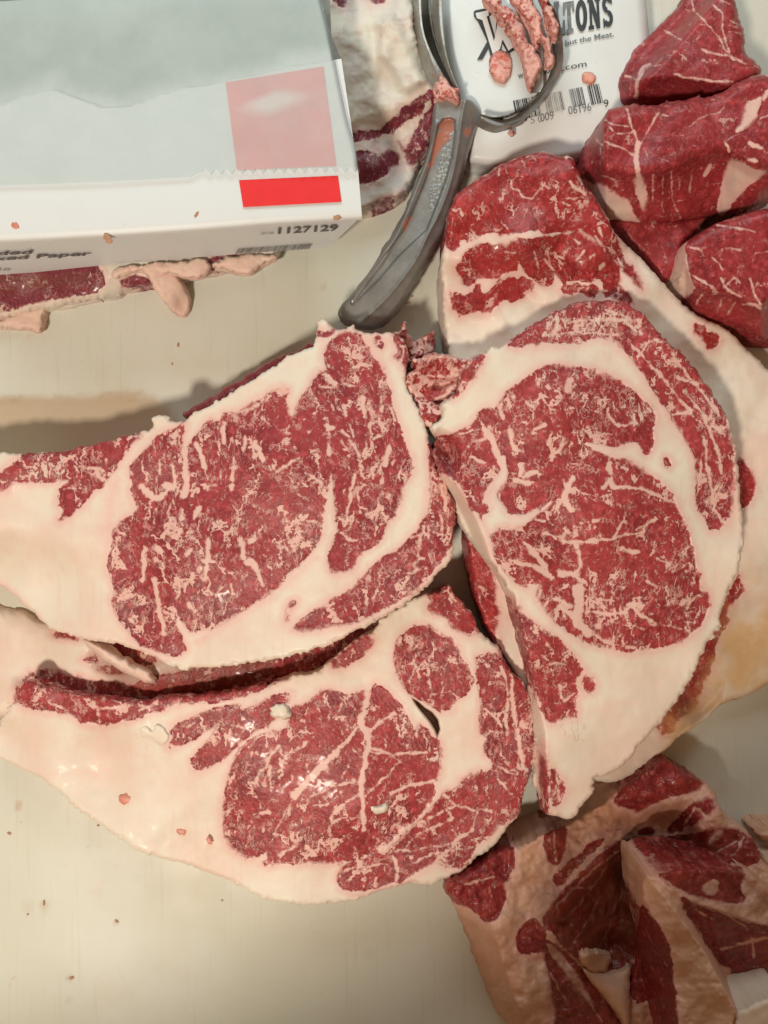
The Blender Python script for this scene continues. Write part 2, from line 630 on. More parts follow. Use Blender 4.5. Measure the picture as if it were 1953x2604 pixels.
M_FLAP = meat_material("torn_flap_red", marb=.9, flecks=1.6, fat=(.78, .58, .48), fat2=(.74, .44, .36), lean=(.36, .035, .035), lean2=(.20, .012, .014), jag=14, wet=.3)
M_SHRED = meat_material("shredded_meat", marb=1.0, flecks=2.5, fat=(.74, .40, .30), fat2=(.64, .26, .19), lean=(.46, .075, .06),
                        lean2=(.30, .035, .03), jag=16, wet=.3)
M_FAT = meat_material("fat_scrap", marb=1, flecks=1, jag=15, lean=(.55, .22, .17), lean2=(.45, .15, .12), fat=(.78, .68, .55), fat2=(.72, .56, .45), bruise=.15)

# ------------------------------------------------------------------ the table
def build_table():
    xs = np.unique(np.concatenate([np.linspace(-1.4, -.36, 14), np.arange(-.36, .361, .0022), np.linspace(.36, 1.4, 14)]))
    ys = np.unique(np.concatenate([np.linspace(-1.4, -.42, 14), np.arange(-.42, .421, .0022), np.linspace(.42, 1.4, 14)]))
    X, Y = np.meshgrid(xs, ys)
    px, py = X / MPP + CX, CY - Y / MPP
    st = np.zeros(X.shape)
    wet = np.zeros(X.shape)
    # dried ring of meat juice above the left steak
    ring = T('D', (-60, 868), (60, 856), (170, 857), (260, 851), (330, 858), (366, 884), (378, 915))
    ld = line_dist(chaikin(ring, 2, False), px + 8 * fbm(px, py, 30, 1, 3), py + 8 * fbm(px, py, 30, 2, 3))
    st = np.maximum(st, .55 * np.exp(-(ld / 11) ** 2) * (.6 + .7 * fbm(px, py, 24, 3, 3)))
    wet_shade = T('D', (-60, 862), (60, 856), (170, 857), (260, 851), (330, 858), (366, 884), (385, 930), (300, 1000), (-60, 1100))
    wet = np.maximum(wet, .95 * sst(-6, 14, sdf(wet_shade, px, py)))  # damp area with the left steak's cast shadow painted in
    brown_patch = T('D', (-80, 1300), (60, 1420), (110, 1480), (60, 1560), (-80, 1640))
    wet = np.maximum(wet, .8 * sst(-60, 60, sdf(brown_patch, px, py)))  # soft brown patch on the board at the left
    for (x, y, r, a) in ((95, 1955, 13, .35), (250, 1992, 9, .3), (150, 2112, 7, .5), (60, 1960, 22, .12), (240, 1440, 10, .3), (885, 655, 9, .5),
                         (890, 690, 14, .3), (40, 1740, 9, .4), (1640, 1280, 14, .3), (1560, 1700, 20, .12), (700, 620, 10, .25),
                         (30, 2110, 5, .5), (20, 2130, 5, .3), (150, 2160, 8, .2), (800, 2060, 20, .1), (340, 1600, 9, .2)):
        q = T('D', (x, y))[0]
        r *= 1.177
        dd = np.hypot(px - q[0], (py - q[1]) * .8) + r * .5 * fbm(px, py, r * 2, 7, 2)
        st = np.maximum(st, a * sst(r, r * .3, dd))
    ny, nx = X.shape
    idx = np.arange(nx * ny).reshape(ny, nx)
    q = np.stack([idx[:-1, :-1], idx[:-1, 1:], idx[1:, 1:], idx[1:, :-1]], -1).reshape(-1, 4)
    n = NT("cream_cutting_board")
    v = n.coord()
    s = n.attr('stain')
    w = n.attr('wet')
    b = n.noise(v, 7, 4, .6)
    c = n.mix(n.ss(.3, .7, b), (.595, .60, .50), (.655, .665, .60))
    c = n.mix(n.mul(n.ss(.50, .72, n.noise(v, 9, 5, .65)), .35), c, (.60, .50, .35))
    scr = n.noise(n.coord(rot=(0, 0, .5), sca=(1, .04, 1)), 300, 2, .5)
    scr2 = n.noise(n.coord(rot=(0, 0, 2.0), sca=(1, .03, 1)), 340, 2, .5)
    c = n.mix(n.mul(n.mx(n.ss(.60, .72, scr), n.ss(.62, .74, scr2)), .15), c, (.45, .38, .27))
    c = n.mix(n.mul(n.ss(.60, .74, n.noise(v, 38, 5, .7, .8)), .22), c, (.60, .40, .27))
    spk = n.ss(.735, .76, n.noise(v, 210, 2, .5))
    c = n.mix(n.mul(spk, .25), c, (.42, .30, .16))
    c = n.mix(n.mul(w, .8), c, (.47, .34, .21))  # brown for the damp film, the painted steak shadow and the left patch
    c = n.mix(s, c, (.40, .22, .10))
    h = n.add(n.noise(v, 500, 4, .6), n.mul(scr, .4))
    n.set(color=c, rough=n.ss(.3, .7, n.noise(v, 16, 4, .6), .40, .55), spec=.35, normal=n.bump(h, .10, .0004), coat=.05, coat_rough=.3)
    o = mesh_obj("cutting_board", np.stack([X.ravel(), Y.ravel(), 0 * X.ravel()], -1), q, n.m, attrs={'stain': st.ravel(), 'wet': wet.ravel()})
    tag(o, kind='structure')


build_table()

# ------------------------------------------------------------------ meat lying lowest
piece("meat_strip", M_TRIM,
      T('R1', (-70, 1120), (400, 1080), (640, 1070), (880, 1050), (1040, 1040), (1180, 1030), (1165, 1072), (1110, 1105), (1055, 1148), (1000, 1130), (940, 1138), (885, 1148), (780, 1168),
        (640, 1200), (560, 1222), (520, 1222), (500, 1250), (400, 1258), (250, 1288), (190, 1300), (130, 1308), (60, 1330), (0, 1350), (-70, 1360)),
      hpts([(0, 690, .024), (0, 800, .012), (600, 660, .016), (300, 760, .012), (280, 690, .022)]), step=3.6, edge=.006, edge_w=22, jagout=4, rel=.001, seed=3,
      regions=[('lean_muscle', T('R1', (-70, 1120), (400, 1110), (440, 1150), (450, 1200), (400, 1240), (250, 1262), (150, 1280), (40, 1310), (-70, 1330))),
               ('lean_muscle', T('R1', (500, 1160), (560, 1150), (640, 1180), (640, 1205), (520, 1222))),
               ('lean_muscle', T('R1', (870, 1090), (1020, 1065), (1010, 1095), (940, 1130), (885, 1140)))],
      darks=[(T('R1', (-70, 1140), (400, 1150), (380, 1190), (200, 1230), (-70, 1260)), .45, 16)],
      label="long strip of dull red trimmings showing under the front of the paper box", cat="meat strip")
piece("fat_scrap", M_FAT,
      T('R1', (-40, 1368), (20, 1345), (60, 1330), (130, 1308), (200, 1285), (250, 1274), (262, 1282), (190, 1300), (185, 1330), (175, 1370), (165, 1395), (110, 1385), (60, 1380), (0, 1378), (-40, 1385)),
      flat(.009), step=3.2, edge=.003, jagout=5, rough_h=.0009, seed=4, lean_default=-11., label="pale ragged fat scrap with a red end at the left edge of the table", cat="fat scrap",
      veins=())
piece("fat_scrap", M_FAT,
      T('R1', (590, 1120), (640, 1105), (700, 1110), (720, 1135), (750, 1170), (780, 1225), (800, 1270), (797, 1310), (780, 1342), (740, 1320), (690, 1270), (650, 1210), (620, 1160)),
      hpts([(380, 680, .026), (475, 800, .003), (420, 730, .018)]), step=3.0, edge=.002, jagout=4, rough_h=.0009, seed=5, lean_default=-11.,
      label="translucent fat flap hanging out from under the middle of the paper box", cat="fat scrap")
piece("fat_scrap", M_FAT,
      T('R1', (465, 1150), (500, 1125), (560, 1118), (620, 1120), (760, 1105), (850, 1090), (880, 1110), (875, 1150), (840, 1170), (780, 1165), (720, 1150), (640, 1150), (600, 1140), (540, 1150), (490, 1178)),
      flat(.024), base=.016, step=3.0, edge=.002, jagout=5, rough_h=.0009, seed=6, lean_default=-11., label="lacy white fat shred lying along the lower edge of the paper box", cat="fat scrap")
piece("fat_scrap", M_FAT,
      T('R1', (880, 1120), (940, 1090), (1000, 1080), (1040, 1070), (1150, 1075), (1170, 1085), (1100, 1110), (1060, 1150), (1010, 1150), (960, 1135)),
      flat(.020), base=.010, step=3.0, edge=.002, jagout=5, rough_h=.0009, seed=7, lean_default=-11., label="thin fat scrap beside the barcode end of the paper box", cat="fat scrap")

piece("fatty_trim", M_TRIM,
      T('R2', (-60, -60), (560, -60), (590, 0), (600, 200), (650, 400), (720, 520), (760, 600), (725, 700), (700, 850), (660, 940), (625, 1000), (595, 1070), (580, 1110), (550, 1160), (440, 1215), (330, 1252), (285, 1262), (100, 1262), (-60, 900)),
      hpts([(830, 10, .040), (950, 100, .042), (1000, 60, .046), (880, 250, .038), (1050, 230, .036), (1060, 330, .022), (1030, 420, .012), (940, 420, .030), (960, 490, .024), (900, 520, .022)], 3),
      step=3.2, edge=.005, edge_w=18, jagout=4, rel=.0022, rough_h=.0006, seed=8, regjag=10,
      regions=[('lean_muscle', T('R2', (200, 800), (265, 798), (380, 788), (450, 735), (550, 640), (640, 580), (730, 525), (760, 600), (720, 700), (700, 850), (620, 1000), (580, 1015), (530, 930), (500, 850), (460, 800), (340, 845), (280, 855), (200, 850))),
               ('lean_muscle', T('R2', (150, 910), (340, 905), (400, 930), (480, 900), (520, 950), (530, 1010), (450, 1020), (440, 1060), (360, 1090), (330, 1110), (270, 1115), (150, 1100))),
               ('lean_muscle', T('R2', (330, 1252), (400, 1195), (500, 1180), (580, 1130), (560, 1165), (440, 1220))),
               ('lean_muscle', T('R2', (110, -30), (200, -30), (180, 45), (140, 30))), ('lean_muscle', T('R2', (290, -30), (440, -30), (410, 30), (330, 20)))],
      fats=[T('R2', (470, 800), (560, 740), (640, 680), (690, 600), (700, 640), (620, 740), (560, 900), (520, 860))],
      dents=[(T('R2', (350, 130), (400, 90), (480, 80), (540, 140), (600, 300), (700, 500), (560, 580), (500, 560), (450, 450), (370, 350)), .006, 26)],
      label="mottled white and purple fat trim between the paper box and the scraper", cat="fat trim")

piece("lower_meat_slab", M_STEAK3,
      T('H', (-70, -60), (60, 0), (150, 0), (250, 90), (400, 60), (1659, 200), 'S', (1000, 1560), (1090, 1530), (1075, 1610), (900, 1690), (700, 1790), 'H', (1659, 500), (900, 620), (100, 620), (20, 650), (-70, 720)),
      hpts([(0, 1560, .010), (60, 1700, .006), (230, 1640, .022), (400, 1680, .030), (700, 1700, .024), (1000, 1600, .020), (900, 1680, .020)]), step=3.2, jagout=2, edge=.010, edge_w=80, rel=.0012, seed=11,
      regions=[('lean_muscle', T('H', (310, 150), (345, 128), (400, 140), (480, 180), (400, 176), (330, 166))),
               ('lean_muscle', T('H', (600, 190), (750, 205), (880, 250), (960, 300), (900, 352), (800, 345), (700, 260))),
               ('lean_muscle', T('H', (490, 300), (560, 265), (600, 310), (520, 325))),
               ('lean_muscle', T('H', (570, 350), (640, 335), (720, 350), (770, 395), (640, 392))),
               ('lean_muscle', T('H', (80, 500), (160, 400), (230, 370), (330, 365), (430, 405), (600, 430), (720, 440), (800, 460), (900, 400), (1100, 370), (1659, 230), (2700, 0), (2700, 200), (1659, 650), (100, 650)))],
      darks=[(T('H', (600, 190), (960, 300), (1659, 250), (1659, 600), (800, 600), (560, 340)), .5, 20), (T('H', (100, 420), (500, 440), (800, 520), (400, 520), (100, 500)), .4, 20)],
      label="fatty end of a lower slab showing under the left steak's bottom edge", cat="meat slab")
piece("fat_strand", M_FAT,
      T('H', (500, 175), (545, 185), (600, 205), (660, 240), (715, 280), (725, 300), (760, 290), (790, 330), (850, 345), (900, 370), (920, 405), (937, 425), (915, 448), (860, 432), (800, 400), (740, 370), (690, 340), (620, 300), (560, 245), (520, 215)),
      flat(.040), base=.028, step=2.4, edge=.006, edge_w=13, jagout=3, rough_h=.001, seed=12, lean_default=-11., label="knobbly cream strand of fat lying just under the left steak's lower edge", cat="fat strand")

# ------------------------------------------------------------------ tub, roasts
TUBH = lambda x, y: .030 + .006 * np.sqrt(np.clip(1 - ((x - 1390) / 275.) ** 2, 0.02, 1)) - .010 * sst(250, 430, y)
N_ = NT("white_plastic")
_v = N_.coord()
_sp = N_.ss(.70, .76, N_.noise(_v, 150, 3, .6))
_c = N_.mix(N_.ss(.3, .7, N_.noise(_v, 20, 3, .6)), (.70, .74, .74), (.76, .79, .78))
_c = N_.mix(N_.mul(_sp, .5), _c, (.62, .36, .22))
N_.set(color=_c, rough=.38, spec=.45, normal=N_.bump(N_.noise(_v, 40, 2, .5), .1, .002))
M_WHITE = N_.m
piece("plastic_tub", M_WHITE,
      T('I', (85, -90), (70, -20), (68, 50), (75, 200), (100, 400), (140, 560), (190, 700), (220, 850), (232, 1000), (236, 1100), (243, 1138), (270, 1155), (330, 1166), (450, 1175), 'D',
        (1130, 358), (1200, 352), (1260, 342), (1340, 332), (1385, 300), (1400, 200), (1404, 100), (1398, 20), (1392, -30), (1340, -60), (1200, -70)),
      TUBH, step=4, jagout=.0, edge=.008, edge_w=26, rel=.0, seed=13, smoothn=3,
      label="white printed plastic tub lying behind the loop scraper", cat="tub")

piece("roast_piece", M_ROAST,
      T('R3', (1000, -90), (940, -10), (935, 25), (860, 90), (780, 180), (700, 250), (640, 310), (600, 390), (560, 450), (543, 500), (515, 560), (508, 620), (520, 662), (600, 690), (760, 720), (1200, 640), (1340, 520), (1430, 470), (1437, 430),
        (1390, 370), (1335, 335), (1325, 200), (1290, 80), (1270, 0), (1240, -90)),
      lambda x, y: np.minimum(.062 + 0 * x, .062 - .00042 * (y - (217 + .0 * x) + 22 * np.sin((x - 1560) / 90.))) - .020 * sst(1630, 1560, x + .9 * (y - 230)), step=3, jagout=3, edge=.008, edge_w=34, seed=14, rel=.001,
      veins=V('R3', ((1000, -60), (1010, 60), (1060, 120), (1150, 200), (1220, 330), (1335, 405), 9), ((1130, 30), (1195, 85), (1195, 200), (1235, 320), 9), ((1065, 315), (1140, 335), (1230, 350), 12), ((1210, 340), (1270, 375), 16),
              ((735, 405), (690, 425), (660, 500), (650, 600), 20), ((890, 455), (950, 490), (1100, 500), (1250, 512), 10), ((830, 190), (930, 250), 6), ((880, 330), (900, 320), 5), ((1170, 0), (1240, 30), 5), ((1240, 130), (1290, 150), 5),
              ((590, 480), (650, 500), 7), ((1240, 200), (1310, 210), 4), ((1100, 150), (1050, 160), 4)),
      regions=[('lean_muscle', T('R3', (1000, -120), (900, -20), (480, 500), (480, 700), (640, 720), (1300, 640), (1470, 480), (1420, 350), (1350, 300), (1250, -120)))],
      label="wedge of red roast standing topmost at the right, beside the tub", cat="beef piece", group=None)
piece("roast_piece", M_ROAST,
      T('R3', (480, 1360), (650, 1370), (930, 1370), (1100, 1350), (1060, 1400), (1050, 1440), (1000, 1480), (955, 1530), (950, 1640), (900, 1700), (820, 1785), (760, 1700), (700, 1620), (620, 1540), (560, 1460), (500, 1420)),
      flat(.034), step=3, jagout=3, edge=.006, edge_w=22, rel=.0022, seed=15,
      regions=[('lean_muscle', T('R3', (400, 1300), (1150, 1300), (1100, 1480), (960, 1600), (880, 1850), (760, 1800), (500, 1480)))],
      label="small bright red piece tucked below the biggest roast piece", cat="beef piece")
_mid_ridge = T('R3', (250, 1120), (420, 1060), (500, 1072), (650, 1082), (830, 1072), (920, 1030), (1010, 985), (1200, 935), (1270, 985), (1400, 1050), (1480, 1035), (1600, 990))


def _below(path, X, Y, slack=0):
    """how far (px) a point lies below a left-to-right path"""
    return Y - np.interp(X, path[:, 0], path[:, 1]) - slack


piece("roast_piece", M_ROAST,
      T('R3', (470, 685), (540, 668), (640, 652), (770, 660), (830, 640), (840, 620), (860, 640), (960, 625), (1030, 600), (1048, 585), (1050, 618), (1150, 600), (1280, 520), (1380, 472), (1475, 465), (1640, 480), (1640, 1150), (1475, 1228), (1330, 1310),
        (1190, 1362), (1130, 1342), (1050, 1380), (930, 1397), (800, 1385), (700, 1402), (600, 1385), (500, 1380), (430, 1340), (340, 1200), (298, 1130), (320, 1000), (340, 900), (400, 800), (450, 730)),
      lambda x, y: .074 - .00022 * np.maximum(0, _below(_mid_ridge, x, y)) - .028 * sst(1545, 1495, x) - .008 * sst(-22, 34, _below(_mid_ridge, x, y)), base=.0, step=3, jagout=3, edge=.008, edge_w=30, seed=16, rel=.0012,
      regions=[('lean_muscle', T('R3', (380, 600), (1700, 400), (1700, 1280), (1475, 1260), (1250, 1350), (1130, 1400), (700, 1420), (640, 1340), (560, 1230), (480, 1200), (380, 1150), (260, 1100), (280, 800)))],
      fats=[T('R3', (350, 1180), (400, 1140), (480, 1180), (560, 1235), (610, 1250), (640, 1330), (560, 1390), (470, 1390), (400, 1300)),
            T('R3', (640, 1100), (690, 1090), (715, 1200), (715, 1280), (690, 1320), (655, 1240)),
            T('R3', (1235, 985), (1290, 1000), (1380, 1050), (1475, 1068), (1420, 1110), (1330, 1180), (1240, 1300), (1170, 1360), (1150, 1300), (1180, 1180), (1200, 1080)),
            T('R3', (1440, 600), (1400, 620), (1340, 640), (1335, 700), (1310, 770), (1265, 820), (1290, 835), (1350, 790), (1400, 740), (1420, 680))],
      veins=V('R3', ((590, 685), (620, 800), (665, 890), 12), ((800, 700), (740, 790), (680, 890), 9), ((665, 890), (650, 960), (665, 1080), (680, 1200), 24), ((450, 750), (530, 780), (600, 790), 6), ((460, 880), (560, 930), (630, 970), 10),
              ((490, 800), (550, 840), (620, 830), 6), ((1365, 905), (1440, 925), 26), ((1210, 890), (1230, 950), 16), ((1350, 995), (1400, 1005), 14), ((1290, 830), (1200, 880), 5), ((780, 710), (850, 730), 3), ((700, 930), (730, 1000), 4),
              ((1200, 680), (1060, 740), (960, 800), 4), ((1110, 1030), (1080, 1090), 22), ((430, 920), (440, 990), 5), ((440, 1090), (520, 1120), 7), ((400, 870), (440, 900), 14), ((1480, 560), (1440, 610), 20), ((1430, 740), (1480, 720), 8),
              ((820, 1090), (810, 1260), (830, 1330), 3), ((870, 1080), (880, 1250), (930, 1370), 3), ((920, 1100), (925, 1180), 4), ((990, 1090), (985, 1200), 3), ((760, 1100), (750, 1250), 3)),
      dents=[(T('R3', (800, 1080), (880, 1060), (930, 1200), (950, 1390), (850, 1390), (800, 1250)), -.003, 22)],
      label="biggest roast piece at the right with branching fat veins and a pink front side", cat="beef piece")
_rr = T('R3', (800, 1640), (960, 1670), (1010, 1790), (1100, 1835), (1250, 1835), (1350, 1890), (1430, 1925), (1475, 1870), (1640, 1800))
piece("roast_piece", M_ROAST,
      T('R3', (1055, 1452), (1130, 1402), (1250, 1362), (1380, 1322), (1475, 1300), (1640, 1285), (1640, 2180), (1475, 2142), (1400, 2092), (1290, 2062), (1160, 2035), (1050, 1980), (960, 1930), (920, 1870), (908, 1740), (950, 1640), (948, 1530), (1000, 1490)),
      lambda x, y: .062 - .00030 * np.maximum(0, _below(_rr, x, y)) - .007 * sst(-20, 30, _below(_rr, x, y)), step=3, jagout=3, edge=.006, edge_w=28, seed=17, rel=.0010,
      regions=[('lean_muscle', T('R3', (965, 1500), (1000, 1380), (1700, 1200), (1700, 2250), (1400, 2150), (1050, 2020), (930, 1930), (925, 1870), (1000, 1850), (1030, 1790), (985, 1720), (965, 1620)))],
      veins=V('R3', ((990, 1550), (1060, 1560), (1075, 1600), 7), ((1060, 1560), (1085, 1540), 5), ((1185, 1740), (1195, 1800), (1310, 1860), 13), ((1195, 1800), (1260, 1740), 9), ((1130, 1610), (1170, 1640), (1195, 1680), 8), ((1010, 1715), (1060, 1750), (1125, 1795), 10),
              ((1150, 1410), (1280, 1430), (1400, 1450), 5), ((1360, 1740), (1390, 1850), (1425, 1905), 8), ((1030, 1900), (1060, 1840), 8), ((1230, 1960), (1270, 1880), 7), ((1160, 1960), (1180, 1880), 6), ((1200, 1550), (1300, 1560), 5), ((1400, 1590), (1475, 1570), 5),
              ((1320, 1900), (1400, 1905), (1430, 1925), 12), ((1050, 1600), (1080, 1600), 5)),
      label="roast piece at the right edge with a cream fat corner, below the biggest one", cat="beef piece")

# ------------------------------------------------------------------ rib roast, the big lower primal
RR_OUT = T('R4', (200, 350), (240, 290), (330, 230), (420, 165), (500, 125), (590, 95), (680, 68), (720, 80), (760, 92), (790, 106), (820, 93), (850, 112), (875, 190), (900, 250), (960, 310), (1010, 390), (1050, 478), (1100, 540), (1150, 595),
           (1210, 640), (1290, 735), (1370, 830), (1480, 925), (1560, 965), (1659, 1015), 'D', (1600, 740), (1660, 800), (1730, 850), (1730, 1475), 'E', (1659, 1010), (1560, 1070), (1420, 1110), (1330, 1200), (1260, 1250), (1185, 1290), (1150, 1330),
           (1080, 1400), (960, 1490), (850, 1528), (750, 1520), (600, 1480), (480, 1350), (440, 1150), (400, 1050), (330, 960), (210, 780), (150, 650), (100, 450), (62, 190), 'D', (1005, 1000), (980, 880), 'R4', (270, 1240), (200, 1175), (172, 1050), (160, 900), (150, 700), (157, 610), (172, 560), (180, 430))
RRH = hpts([(1150, 520, .070), (1350, 400, .068), (1450, 420, .068), (1540, 560, .064), (1350, 590, .070), (1500, 640, .064), (1380, 720, .048), (1180, 640, .062), (1180, 720, .048), (1180, 850, .036), (1350, 780, .040), (1570, 720, .054), (1620, 640, .048), (1750, 780, .042), (1900, 950, .030), (1950, 1150, .028), (1870, 1400, .034), (1900, 1600, .014),
            (1780, 1760, .012), (1850, 1500, .022), (1700, 1850, .030), (1560, 1990, .028), (1640, 1700, .044), (1500, 1800, .045), (1200, 1400, .036), (1300, 1700, .036), (1250, 1550, .036), (1600, 1200, .05), (1300, 1100, .05), (1180, 1300, .036)], 3.2)
piece("rib_roast", M_RIB, RR_OUT, RRH, step=3.2, jagout=3, edge=.004, edge_w=14, seed=20, rel=.0012, regjag=13,
      regions=[('top_muscle', T('R4', (190, 350), (240, 270), (330, 210), (500, 105), (680, 50), (780, 90), (800, 125), (835, 120), (895, 190), (980, 310), (1050, 460), (1080, 560), (1090, 620), (1000, 560), (900, 492), (850, 500), (800, 505), (700, 505), (640, 485), (560, 508), (480, 515), (420, 512), (400, 500), (370, 520),
                                (330, 535), (290, 570), (265, 545), (250, 580), (210, 592), (180, 570), (160, 500))),
               ('middle_muscle', T('R4', (228, 700), (240, 620), (320, 590), (370, 562), (480, 560), (560, 535), (620, 518), (690, 520), (800, 503), (870, 490), (980, 560), (1080, 620), (1100, 720), (1085, 780), (1150, 830), (1190, 890), (1090, 870), (1005, 850), (1000, 790), (980, 745), (930, 765), (850, 742), (790, 765), (745, 700), (735, 770),
                                   (700, 785), (650, 745), (600, 720), (572, 680), (550, 620), (555, 690), (520, 705), (440, 740), (370, 760), (335, 745), (295, 785), (262, 772), (245, 735))),
               ('lower_muscle', T('R4', (203, 800), (290, 830), (325, 810), (345, 768), (362, 830), (415, 822), (430, 765), (460, 740), (510, 718), (560, 738), (590, 730), (645, 765), (640, 800), (560, 840), (520, 868), (490, 845), (440, 900), (370, 930), (360, 905), (290, 932), (230, 940), (212, 880))),
               ('lower_muscle', T('R4', (775, 790), (810, 770), (860, 772), (900, 790), (960, 780), (982, 820), (960, 850), (930, 850), (880, 818), (800, 828))),
               ('side_muscle', T('R4', (1055, 580), (1090, 590), (1140, 660), (1180, 730), (1212, 795), (1190, 790), (1140, 730), (1100, 680))),
               ('side_muscle', T('R4', (1480, 975), (1500, 968), (1542, 990), (1550, 1032), (1580, 1030), (1612, 1045), (1615, 1080), (1590, 1110), (1555, 1100), (1530, 1060), (1482, 1040))),
               ('side_muscle', T('R6', (1370, 660), (1400, 650), (1430, 700), (1448, 760), (1440, 830), (1400, 870), (1380, 860))),
               ('side_muscle', T('E', (1500, 425), (1535, 520), (1470, 590), (1440, 690), (1400, 790), (1360, 920), (1300, 1060), (1280, 1110), (1230, 1170), (1190, 1215), (1150, 1250), (1110, 1278), (1085, 1250), (1060, 1222), (1110, 1150), (1190, 1060), (1240, 950), (1290, 830), (1380, 700), (1450, 540))),
               ('inner_muscle', T('E', (40, 150), (110, 220), (200, 370), (235, 500), (240, 620), (225, 720), (260, 850), (200, 830), (140, 700), (60, 450)))],
      veins=V('R4', ((520, 222), (515, 270), (560, 268), (580, 320), (640, 322), (665, 265), 8), ((830, 228), (850, 262), (910, 292), 10), ((370, 400), (385, 355), 9), ((210, 375), (225, 385), (250, 370), (265, 410), 7), ((790, 345), (825, 362), 9), ((450, 200), (460, 168), 6),
              ((870, 200), (890, 240), 8), ((980, 480), (1000, 520), 7), ((590, 420), (605, 380), 4), ((800, 330), (870, 322), 4), ((930, 635), (960, 620), 10), ((750, 600), (790, 640), 9), ((640, 600), (660, 690), 8), ((700, 590), (720, 660), 7), ((860, 650), (900, 600), 7), ((980, 690), (1000, 670), 16),
              ((480, 600), (540, 610), 6), ((840, 800), (900, 790), 5), ((690, 640), (745, 700), 8), ((850, 540), (880, 560), 7), ((300, 640), (310, 700), 4), ((960, 520), (1010, 600), 5)),
      darks=[(T('E', (1420, 760), (1720, 560), (1720, 1080), (1420, 1130), (1200, 1290), (1200, 1180), (1330, 1060)), .9, 70)],
      dents=[(T('E', (1100, 1290), (1200, 1230), (1330, 1060), (1430, 1000), (1420, 1120), (1200, 1300)), -.006, 30)],
      label="large rib roast lying under the right steak, its ribbed red end facing the handle", cat="rib roast")

# ------------------------------------------------------------------ bottom right
_rpp = hpts([(1150, 2260, .046), (1250, 2340, .046), (1300, 2500, .046), (1500, 2200, .036), (1700, 2000, .040), (1820, 2080, .042), (1900, 2250, .046), (1550, 2300, .024), (1600, 2200, .020), (1580, 2450, .014), (1420, 2460, .036), (1440, 2400, .040), (1550, 2560, .022),
             (1380, 2340, .044), (1700, 2130, .022), (1470, 2560, .030), (1350, 2150, .044)], 4.0)
_rpr = T('R8', (-40, 640), (60, 700), (290, 876), (330, 1000), (370, 1130), (420, 1270), (470, 1400), (520, 1560))


def _leftof(path, X, Y):
    return np.interp(Y, path[:, 1], path[:, 0]) - X


def RPH(x, y):
    return _rpp(x, y) - .00046 * np.maximum(0, _leftof(_rpr, x, y)) * (y > _rpr[1, 1])


_tbC = T('R8', (1040, 560), (1065, 650), (1200, 810), (1350, 1030), (1490, 1290), (1560, 1560))
_tbM = T('R8', (1030, 600), (1048, 750), (1120, 890), (1180, 1040), (1205, 1280), (1240, 1560))
_tbK = T('R8', (1000, 600), (1100, 660), (1220, 735), (1400, 800), (1659, 880), (1800, 930))


def TBH(x, y):
    lc, lm = _leftof(_tbC, x, y), _leftof(_tbM, x, y)
    z = .082 - .00010 * np.maximum(0, lc) - .00058 * np.maximum(0, lm) - .00006 * np.maximum(0, -lc)
    z = z - np.where(lc < 0, .00022 * np.maximum(0, y - np.interp(x, _tbK[:, 0], _tbK[:, 1])), 0) * sst(0, 30, -lc)
    z = z - .0006 * np.maximum(0, y - 2480) * (lc < 0) * sst(0, 60, -lc)
    return np.maximum(z, .018)


